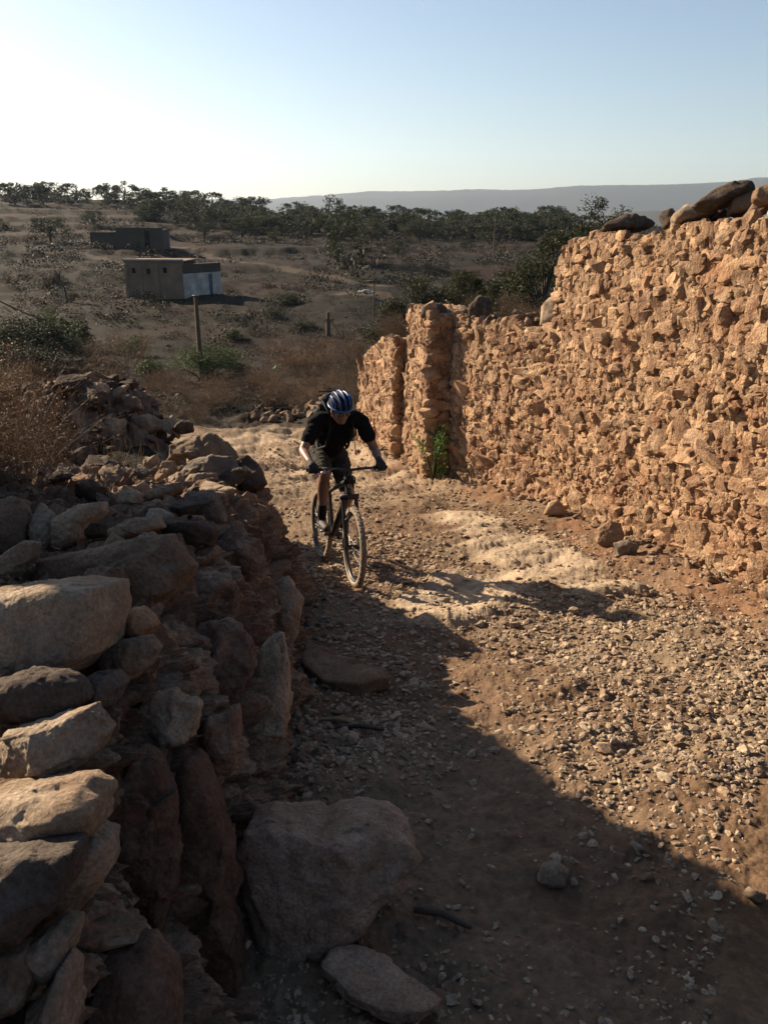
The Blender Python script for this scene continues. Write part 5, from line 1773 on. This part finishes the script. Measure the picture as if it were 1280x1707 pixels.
# wire at the left edge
pa, pb, pc = ray(-60, 492) * 20, ray(0, 502) * 20, ray(75, 534) * 21
mb = MB(); mb.tube([pa, pb, (pb + pc) / 2 + np.array([0, 0, -.03]), pc], .018, 5)
o = mb.build('cable', M['darkmetal']); tag(o, 'dark cable slanting across the bushes at the left edge', 'cable')
# litter
def lump(px, py, w, mat, label, name, cat, seed, t=None, flat=.6, group=None, lift=0):
    P, t_ = ground_hit(px, py)
    V_, F_ = rock_v(3, (1, .7, flat), seed, 7, 16, .12)
    s = w * t_ / FPX
    o = link(name, mesh_np(name, V_ * s, F_), M[mat]); o.location = P + Vector((0, 0, s * .3 + lift))
    return tag(o, label, cat, group)
for i, (x, y, w) in enumerate([(89, 409, 8), (103, 406, 8), (117, 405, 7)]):
    lump(x, y, w, 'litter', ['left', 'middle', 'right'][i] + ' one of three bright white scraps below the large spreading tree', 'litter_scrap', 'litter', i)
lump(147, 423, 9, 'litter', 'single white scrap on the slope left of the house', 'litter_scrap', 'litter', 7)
lump(263, 402, 4, 'litter', 'bright white speck beside the ruined building', 'litter_scrap', 'litter', 8)
lump(612, 495, 28, 'concrete', 'pale flat slab lying in the valley beside the thin pole', 'concrete_slab', 'slab', 9, flat=.12)
lump(645, 482, 10, 'stone_orange', 'small orange lit stone near the thin pole', 'loose_stone', 'stone', 10)
P_, t_ = ground_hit(463, 636)
V_, F_ = rock_v(4, (.34, .12, .10), 21, 8, 12, .16)
V_[:, 2] += V_[:, 0] * .75 + .02 * np.sin(V_[:, 0] * 40)
o = link('plastic_bag', mesh_np('plastic_bag', V_, F_), M['greenplastic']); o.location = P_ + Vector((0, -.6, .75)); o.rotation_euler = (0, 0, .3)
tag(o, 'bright green plastic bag caught in the dry bush behind the rider', 'bag')
P_, t_ = ground_hit(512, 972)
V_, F_ = rock_v(3, (.075, .045, .03), 22, 7, 14, .15)
o = link('plastic_scrap', mesh_np('plastic_scrap', V_, F_), M['redplastic']); o.location = P_ + Vector((0, 0, .015)); tag(o, 'small dull red scrap in the shade near the front wheel', 'scrap')
for i, (a, b, m_) in enumerate([((532, 1205), (594, 1212), 'straw'), ((560, 1218), (640, 1222), 'bark'), ((690, 1525), (785, 1555), 'bark')]):
    pa, _ = ground_hit(*a); pb, _ = ground_hit(*b)
    mb = MB(); mb.tube([pa + Vector((0, 0, .02)), (pa + pb) / 2 + Vector((0, .01, .03)), pb + Vector((0, 0, .02))], [.010, .012, .008], 7)
    o = mb.build('stick', M[m_]); tag(o, ['pale stick among the stones at the foot of the left wall', 'dark stick beside the pale one at the wall foot', 'short stick on the ground right of the fallen boulder'][i], 'stick')
#--END-LAND

# ------------------------------------------------------------------ mountain bike and rider (x forward, y to the rider's left, z up)
hd = np.array([.33, -.944]); hd /= np.hypot(*hd)
Fc = np.array([-.26, 6.31]); Rc = Fc - hd * 1.10
zF, zR = zat(*Fc), zat(*Rc)
F3 = np.array([Fc[0], Fc[1], zF]); R3 = np.array([Rc[0], Rc[1], zR])
fw = (F3 - R3); WB = np.linalg.norm(fw); fw /= WB
lf = np.array([-hd[1], hd[0], 0.0]); up = np.cross(fw, lf)
lean = math.radians(3.6)
lf2 = lf * math.cos(lean) - up * math.sin(lean); up2 = up * math.cos(lean) + lf * math.sin(lean)
BM = Matrix(((fw[0], lf2[0], up2[0], R3[0]), (fw[1], lf2[1], up2[1], R3[1]), (fw[2], lf2[2], up2[2], R3[2] + .004), (0, 0, 0, 1)))
bike = empty('mountain_bike'); bike.matrix_world = BM
tag(bike, 'black mountain bike with dusty tyres ridden up the track', 'bicycle')
WR = .355
RH = np.array([0, 0, WR]); FH = np.array([WB, 0, WR])
def wheel(c, yaw=0.0):
    rim = MB(); rim.torus((0, 0, 0), .300, .013, 72, 8, 1.25)
    ro = rim.build('wheel', M['darkmetal'], bike); ro.location = c; ro.rotation_euler = (0, 0, yaw)
    t = MB(); t.torus((0, 0, 0), .328, .0275, 90, 12)
    k = 0
    for a in np.linspace(0, 2 * np.pi, 74, endpoint=False):      # tread knobs
        for yy in ((-.018, .018) if k % 2 else (-.008, .008)):
            r_ = .328 + math.sqrt(.0275 ** 2 - yy ** 2)
            ca, sa = math.cos(a), math.sin(a)
            Rm = np.array([[ca, 0, -sa], [0, 1, 0], [sa, 0, ca]])
            t.box((ca * r_, yy, sa * r_), (.008, .010, .011), Rm)
        k += 1
    t.build('tyre', M['rubber'], ro)
    s_ = MB(); 
    for sd in (-1, 1): s_.torus((0, sd * .0185, 0), .3175, .0105, 72, 6, .7)
    s_.build('sidewall', M['sidewall'], ro)
    h = MB(); h.tube([(0, -.05, 0), (0, .05, 0)], .022, 12); h.tube([(0, .03, 0), (0, .036, 0)], .032, 12); h.build('hub', M['darkmetal'], ro)
    sp = MB()
    for i in range(28):
        a = i / 28 * 2 * np.pi; b = a + (.55 if i % 4 < 2 else -.55); sd = .03 if i % 2 else -.03
        sp.tube([(.02 * math.cos(b), sd, .02 * math.sin(b)), (.292 * math.cos(a), 0, .292 * math.sin(a))], .0013, 4, False)
    sp.build('spokes', M['alloy'], ro)
    d = MB(); d.torus((0, .042, 0), .077, .0075, 40, 4, .15)
    for i in range(6):
        a = i / 6 * 2 * np.pi; d.tube([(.02 * math.cos(a), .042, .02 * math.sin(a)), (.075 * math.cos(a + .3), .042, .075 * math.sin(a + .3))], .003, 4)
    d.build('brake_disc', M['alloy'], ro)
    return ro
wheel(RH)
STEER = math.radians(-3)
wheel(FH, STEER)
BB = np.array([.43, 0, .335]); SEAT = np.array([.22, 0, .99]); 
HT = np.array([.905, 0, .93]); HB = np.array([.948, 0, .81]); CR = np.array([.972, 0, .755])
fr = MB()
fr.tube([HB + (HT - HB) * -.1, HB + (HT - HB) * 1.05], .027, 14)
fr.tube([BB, BB + (HB - BB) * .5 + np.array([0, 0, -.015]), HB + np.array([-.01, 0, .01])], [.032, .034, .03], 12)
ST_ = BB + (SEAT - BB) * .60
fr.tube([BB, ST_ + (SEAT - BB) * .02], .018, 12)
fr.tube([HT + np.array([-.01, 0, -.03]), ST_], [.024, .017], 12)
for sd in (-1, 1):
    fr.tube([BB + [-.03, sd * .03, .01], (BB + RH) / 2 + [0, sd * .06, .01], RH + [0, sd * .062, 0]], [.014, .012, .010], 8)
    fr.tube([ST_ + [-.01, sd * .02, -.04], (ST_ + RH) / 2 + [0, sd * .055, .02], RH + [0, sd * .062, 0]], [.011, .009, .009], 8)
fr.tube([BB + [0, -.045, 0], BB + [0, .045, 0]], .027, 14)
fr.build('frame', M['black'], bike)
fk = MB()
fd = (FH - CR); 
for sd in (-1, 1):
    fk.tube([CR + [0, sd * .062, .015], CR + fd * .45 + [0, sd * .062, 0]], .0165, 12)
    fk.tube([CR + fd * .40 + [.005, sd * .062, 0], FH + [-.01, sd * .062, 0]], [.0225, .019], 12)
fk.box(CR + [.0, 0, .02], (.05, .165, .042))
fk.tube([CR + fd * .5 + [.03, -.062, .03], CR + fd * .42 + [.035, 0, .05], CR + fd * .5 + [.03, .062, .03]], .013, 8)
fo = fk.build('fork', M['black'], bike)
st = MB()
stt = HT + (HT - HB) * .18
BAR = np.array([.955, 0, 1.005])
st.tube([HT + (HT - HB) * .02, HT + (HT - HB) * .36], .022, 12)
st.tube([stt + np.array([0, 0, .012]), BAR], [.019, .020], 10)
st.build('stem', M['black'], bike)
hb = MB()
BARH = .365
def barp(y): return np.array([BAR[0] - .045 * (abs(y) / BARH) ** 1.5, y, BAR[2] + .012 * min(abs(y) / .12, 1)])
hb.tube([barp(y) for y in np.linspace(-BARH, BARH, 25)], .0125, 10)
hbo = hb.build('handlebar', M['black'], bike)
for sd in (-1, 1):
    g_ = MB(); g_.tube([barp(sd * y) for y in (BARH + .003, BARH - .06, BARH - .13)], [.0175, .016, .017], 12); g_.build('grip', M['glove'], hbo)
    l_ = MB(); y0 = sd * (BARH - .15)
    l_.tube([barp(y0) + [.0, 0, -.005], barp(y0) + [.045, 0, -.022]], [.013, .009], 8)
    l_.tube([barp(y0) + [.04, 0, -.02], barp(sd * (BARH - .10)) + [.06, 0, -.03], barp(sd * (BARH - .03)) + [.062, 0, -.045]], [.006, .005, .006], 8)
    l_.build('brake_lever', M['alloy'], hbo)
    c_ = MB(); c_.tube([barp(y0) + [.04, 0, -.02], barp(y0 * .6) + [.10, 0, .03], barp(y0 * .15) + [.12, -sd * .02, -.04], CR + [.03, sd * .04, -.06]], .0028, 6); c_.build('cable', M['black'], hbo)
pb_ = MB(); pb_.box(BAR + [.035, 0, -.085], (.03, .10, .06)); pb_.tube([BAR + [.03, -.04, -.05], BAR + [.03, .04, -.05]], .008, 6); pb_.build('bar_bag', M['pack'], bike)
lg = MB(); lg.torus(np.array([0, 0, 0]), .013, .004, 20, 6); lo = lg.build('head_badge', M['alloy'], bike); lo.location = HB + [.03, 0, .06]; lo.rotation_euler = (0, 0, math.pi / 2)
sp_ = MB(); sp_.tube([ST_, SEAT + [0, 0, -.045]], .0145, 10); sp_.build('seat_post', M['black'], bike)
sa = MB()
sa.cap(SEAT + [-.10, 0, -.012], SEAT + [.14, 0, -.014], .05, .018); sa.ell(SEAT + [-.09, .04, -.008], (.07, .05, .028)); sa.ell(SEAT + [-.09, -.04, -.008], (.07, .05, .028))
sa.remesh('saddle', M['shoe'], bike, .007, 6)
cra = math.radians(25)
pv = np.array([math.cos(cra), 0, math.sin(cra)])
PR = BB + pv * .172 + [0, -.125, 0]; PL = BB - pv * .172 + [0, .125, 0]
ck = MB(); ck.tube([BB + [0, -.075, 0], BB + pv * .172 + [0, -.085, 0]], [.017, .012], 10); ck.tube([BB + [0, .075, 0], BB - pv * .172 + [0, .085, 0]], [.017, .012], 10)
ck.tube([BB + [0, -.08, 0], BB + [0, .08, 0]], .014, 10)
cko = ck.build('crank', M['darkmetal'], bike)
cg = MB(); cg.torus(BB + [0, -.052, 0], .066, .005, 40, 5, .4); cg.torus(BB + [0, -.052, 0], .045, .005, 30, 5, .4); cg.build('chainring', M['darkmetal'], cko)
for p_, sd in ((PR, -1), (PL, 1)):
    pd_ = MB(); pd_.box(p_ + [0, 0, 0], (.10, .085, .014)); pd_.tube([p_ + [0, -sd * .05, 0], p_], .006, 8); pd_.build('pedal', M['darkmetal'], cko)
ch = MB()
for zz in (.064, -.064): ch.tube([BB + [0, -.052, zz], RH + [0, -.052, zz * .6]], .0035, 5)
ch.torus(RH + [0, -.052, 0], .045, .010, 30, 5, .8)
ch.tube([RH + [.02, -.055, -.03], RH + [.05, -.055, -.11]], .009, 6)
ch.build('chain', M['darkmetal'], bike)

# --- rider
def ik(a, b, l1, l2, pole):
    a = np.asarray(a, float); b = np.asarray(b, float)
    d = b - a; L = min(np.linalg.norm(d), (l1 + l2) * .999); u = d / np.linalg.norm(d)
    x = (l1 * l1 - l2 * l2 + L * L) / (2 * L); h = math.sqrt(max(l1 * l1 - x * x, 0))
    p = np.asarray(pole, float); p = p - u * p.dot(u); p /= np.linalg.norm(p)
    return a + u * x + p * h
hipc = np.array([.17, .02, 1.07])
hR, hL = hipc + [0.02, -.095, -.02], hipc + [.02, .095, -.02]
anR = PR + [-.075, -.005, .105]; anL = PL + [-.085, .005, .11]
kR = ik(hR, anR, .44, .43, (1, -.10, .3)); kL = ik(hL, anL, .44, .43, (1, .08, .3))
shc = np.array([.56, .025, 1.41]); 
sR, sL = shc + [0, -.215, -.015], shc + [.0, .215, -.015]
wR = barp(-(BARH - .055)) + [-.055, -.005, .052]; wL = barp(BARH - .055) + [-.055, .005, .052]
eR = ik(sR, wR, .285, .25, (-.9, -.45, -.3)); eL = ik(sL, wL, .285, .25, (-.9, .45, -.3))
neck = np.array([.61, .01, 1.465]); headc = np.array([.725, -.005, 1.52])
chest = (hipc * .35 + shc * .65) + np.array([-.01, 0, .0])
mid = (hipc + shc) / 2 + np.array([-.03, 0, .025])
def rot_y(a):
    c, s = math.cos(a), math.sin(a)
    return np.array([[c, 0, s], [0, 1, 0], [-s, 0, c]])
HP = rot_y(math.radians(30)) @ np.array([[math.cos(.12), -math.sin(.12), 0], [math.sin(.12), math.cos(.12), 0], [0, 0, 1]])   # head pitched down
def hp(x, y, z): return headc + HP @ np.array([x, y, z])
TR = rot_y(math.atan2(shc[0] - hipc[0], shc[2] - hipc[2]))
def add_head(b):
    b.ell(hp(-.012, 0, .035), (.098, .076, .10), HP)
    b.ell(hp(.02, 0, -.03), (.075, .066, .085), HP)
    b.ell(hp(.045, 0, -.085), (.042, .043, .032), HP)        # chin
    b.cap(hp(.055, -.028, -.062), hp(.01, -.055, -.045), .020, .026); b.cap(hp(.055, .028, -.062), hp(.01, .055, -.045), .020, .026)
    b.cap(hp(.088, 0, .018), hp(.112, 0, -.022), .010, .0145)   # nose
    b.ell(hp(.100, .012, -.026), (.012, .009, .008), HP); b.ell(hp(.100, -.012, -.026), (.012, .009, .008), HP)
    b.cap(hp(.080, -.035, .030), hp(.080, .035, .030), .013, .013)   # brow
    b.cap(hp(.066, -.04, -.012), hp(.066, -.04, -.012), .021, .021); b.cap(hp(.066, .04, -.012), hp(.066, .04, -.012), .021, .021)
    b.cap(hp(.084, -.020, -.054), hp(.084, .020, -.054), .0075, .0075); b.cap(hp(.082, -.016, -.063), hp(.082, .016, -.063), .008, .008)
    for sd in (-1, 1): b.ell(hp(-.005, sd * .079, -.008), (.020, .008, .031), HP)
def hand_core(b, w, sd, r=1.0):
    g0_ = barp(sd * (BARH - .055))
    b.cap(w, g0_ + np.array([-.012, 0, .036]), .028 * r, .030 * r)
def fingers(b, sd, r=1.0, full=True):
    for i in range(4):
        yy = sd * (BARH - .02 - i * .0225)
        c = barp(yy)
        rr_ = .0095 * r * (1 - .06 * (i == 0) * 2)
        R_ = .0275
        P_ = [c + [-.018, 0, .036], c + [.010, 0, .033], c + [.027, 0, .014], c + [.026, 0, -.010], c + [.010, 0, -.026]]
        n_ = len(P_) - 1 if full else 3
        for k in range(n_): b.cap(P_[k], P_[k + 1], rr_ * (1.08 - .05 * k), rr_ * (1.03 - .05 * k), 10)
    c = barp(sd * (BARH - .105))
    b.cap(barp(sd * (BARH - .08)) + [-.030, 0, .022], c + [-.024, -sd * .0, -.004], .0125 * r, .011 * r, 10)
    b.cap(c + [-.024, 0, -.004], c + [-.004, -sd * .006, -.024], .011 * r, .0095 * r, 10)
b = MB()
b.ell(hipc + [.01, 0, .0], (.115, .155, .115), TR)
b.ell(mid, (.10, .140, .17), TR)
b.ell(chest, (.115, .165, .15), TR)
b.cap(sR + [-.01, .05, .02], sL + [-.01, -.05, .02], .075, .075)
b.cap(neck + [-.05, 0, -.03], hp(-.03, 0, -.05), .064, .056)
add_head(b)
for s0_, e0_, w0_, sd in ((sR, eR, wR, -1), (sL, eL, wL, 1)):
    b.cap(s0_, s0_ * .4 + e0_ * .6, .060, .047); b.cap(s0_ * .4 + e0_ * .6, e0_, .047, .040)
    b.cap(e0_, e0_ * .65 + w0_ * .35, .040, .042); b.cap(e0_ * .65 + w0_ * .35, w0_, .042, .026)
    hand_core(b, w0_, sd); fingers(b, sd)
for h0_, k0_, a0_ in ((hR, kR, anR), (hL, kL, anL)):
    b.cap(h0_, h0_ * .5 + k0_ * .5, .092, .075); b.cap(h0_ * .5 + k0_ * .5, k0_, .075, .055)
    b.cap(k0_ + [.012, 0, 0], k0_ + (a0_ - k0_) * .1 + [.01, 0, 0], .052, .05)
    cf = k0_ + (a0_ - k0_) * .32 + [-.018, 0, 0]
    b.cap(k0_, cf, .050, .058); b.cap(cf, k0_ + (a0_ - k0_) * .68, .058, .040); b.cap(k0_ + (a0_ - k0_) * .68, a0_, .040, .034)
    b.cap(a0_ + [-.02, 0, -.045], a0_ + [.15, 0, -.065], .032, .026)
person = b.remesh('person', M['skin'], None, .0055, 3)
person.matrix_world = BM
tag(person, 'rider in black jersey, dark shorts and blue helmet, head bent down, pedalling toward us', 'person')
# jersey
b = MB()
b.ell(hipc + [.015, 0, .03], (.125, .165, .12), TR)
b.ell(mid, (.115, .155, .18), TR); b.ell(mid + [.04, 0, -.05], (.10, .13, .13), TR)
b.ell(chest, (.132, .182, .165), TR)
b.cap(sR + [-.01, .05, .022], sL + [-.01, -.05, .022], .086, .086)
b.cap(neck + [-.06, 0, -.045], neck + [.0, 0, .0], .080, .066)
for s0_, e0_, sd in ((sR, eR, -1), (sL, eL, 1)):
    q = s0_ + (e0_ - s0_) * .56
    b.cap(s0_, q, .074, .066)
def wr(sc_, am):
    return lambda co: am * fbm(co * np.array([sc_, sc_ * .6, sc_ * 1.6]) + 3, 3)
js = b.remesh('jersey', M['shirt'], person, .007, 4, wr(16, .009))
b = MB()
b.ell(hipc + [.005, 0, -.015], (.132, .172, .118), TR)
for h0_, k0_ in ((hR, kR), (hL, kL)):
    b.cap(h0_, h0_ + (k0_ - h0_) * .45, .106, .094); b.cap(h0_ + (k0_ - h0_) * .45, h0_ + (k0_ - h0_) * .78, .094, .080)
b.remesh('shorts', M['shorts'], person, .007, 3, wr(22, .010))
for k0_, a0_ in ((kR, anR), (kL, anL)):
    b = MB(); b.cap(k0_ + (a0_ - k0_) * .72, a0_ + [0, 0, -.02], .045, .040); b.remesh('sock', M['pack'], person, .006, 3)
    b = MB(); b.cap(a0_ + [-.035, 0, -.045], a0_ + [.03, 0, -.055], .042, .045); b.cap(a0_ + [.03, 0, -.055], a0_ + [.165, 0, -.072], .044, .034); b.cap(a0_ + [0, 0, -.01], a0_ + [0, 0, -.05], .043, .042)
    sh_ = b.remesh('shoe', M['shoe'], person, .006, 4)
    m2 = MB(); m2.cap(a0_ + [-.04, 0, -.083], a0_ + [.165, 0, -.098], .020, .018); m2.remesh('sole', M['sole'], sh_, .006, 3)
for w0_, sd in ((wR, -1), (wL, 1)):
    b = MB(); hand_core(b, w0_ + [-.0, 0, 0], sd, 1.18); fingers(b, sd, 1.22, True)
    b.cap(w0_ + [-.02, 0, .01], w0_, .031, .033)
    b.remesh('glove', M['glove'], person, .004, 3)
# helmet: ribbed shell with vents
hmo = MB()
hmo.ell(hp(-.018, 0, .062), (.132, .100, .098), HP, 24, 32)
def hdisp(co):
    q = (co - hp(-.018, 0, .062)) @ HP
    lat = q[:, 1] / .105
    rib = np.cos(lat * 13.5)
    front = sstep(q[:, 2], -.01, .03)
    return np.where(q[:, 2] > -.03, front * (-.010 + .010 * rib), 0)
hm = hmo.remesh('helmet', M['helmblack'], person, .004, 2, hdisp)
# trim below the rim
import bmesh
bm = bmesh.new(); bm.from_mesh(hm.data)
cpt = hp(0, 0, .030); nrm_ = HP @ np.array([.12, 0, -1.0])
bmesh.ops.bisect_plane(bm, geom=bm.verts[:] + bm.edges[:] + bm.faces[:], plane_co=cpt, plane_no=nrm_, clear_outer=True)
bm.to_mesh(hm.data); bm.free()
for k, lat in enumerate((-.86, -.48, 0, .48, .86)):
    rb = MB(); pts = []
    for a in np.linspace(math.radians(-8), math.radians(188), 22):
        x, z = math.cos(a), math.sin(a)
        w_ = math.sqrt(max(1 - (lat * .93) ** 2, .05))
        pts.append(hp(-.018 + .136 * x * w_, .102 * lat * (1 - .12 * abs(x)), .058 + .100 * z * w_))
    rb.tube(pts, [.003 + .005 * math.sin(math.pi * i / 21) for i in range(22)], 8)
    rb.build('rib', M['blue'], hm)
rb = MB(); rb.tube([hp(-.018 + .131 * math.cos(a), .102 * math.sin(a), .030 + .016 * math.cos(a)) for a in np.linspace(0, 2 * np.pi, 40)], .008, 8, False); rb.build('rim', M['blue'], hm)
for sd in (-1, 1):
    rb = MB(); rb.tube([hp(.01, sd * .09, .03), hp(.02, sd * .078, -.04), hp(.03, sd * .03, -.108)], .004, 6); rb.build('strap', M['pack'], hm)
gl = MB()
for sd in (-1, 1): gl.ell(hp(.090, sd * .032, .004), (.010, .027, .017), HP, 10, 16)
gl.tube([hp(.092, -.03, .008), hp(.100, 0, .012), hp(.092, .03, .008)], .003, 6)
for sd in (-1, 1): gl.tube([hp(.088, sd * .055, .006), hp(.02, sd * .080, .006), hp(-.01, sd * .082, .002)], .0025, 6)
gl.build('sunglasses', M['glass_dark'], person)
hr = MB(); hr.ell(hp(-.028, 0, .015), (.088, .079, .072), HP); hr.remesh('hair', M['hair'], person, .006, 2)
# backpack
bk = MB()
pc = mid + TR @ np.array([-.20, -.01, .10])
bk.ell(pc, (.088, .135, .21), TR); bk.ell(pc + TR @ np.array([-.03, 0, -.06]), (.085, .12, .13), TR); bk.ell(pc + TR @ np.array([.0, 0, .16]), (.07, .11, .08), TR)
bp = bk.remesh('backpack', M['pack'], None, .008, 4, wr(14, .012)); bp.matrix_world = BM
tag(bp, 'black backpack strapped to the back of the rider', 'backpack')
for sd in (-1, 1):
    s_ = MB()
    o_ = np.array([0, sd * .105, 0])
    s_.tube([pc + TR @ np.array([.03, 0, .19]) + o_, shc + o_ + TR @ np.array([-.02, 0, .10]), shc + o_ + TR @ np.array([.10, 0, .05]), chest + o_ + TR @ np.array([.150, 0, 0]), mid + o_ * 1.35 + TR @ np.array([.10, 0, -.08]), pc + o_ * 1.1 + TR @ np.array([.06, 0, -.16])], .013, 8)
    s_.build('strap', M['pack'], bp)
s_ = MB(); q = mid + np.array([.08, .17, -.02]); s_.tube([q + [0, 0, .06], q + [.03, .02, -.03], q + [.02, .03, -.12], q + [.02, .03, -.16]], [.004, .004, .005, .009], 6); s_.build('loose_strap', M['pack'], bp)
cp = MB()
for k in range(6): cp.tube([pc + TR @ np.array([-.085 - .005 * k, -.12, -.12 + .055 * k]), pc + TR @ np.array([-.095 - .005 * k, .12, -.12 + .055 * k])], .006, 6)
cp.build('compression_cord', M['pack'], bp)
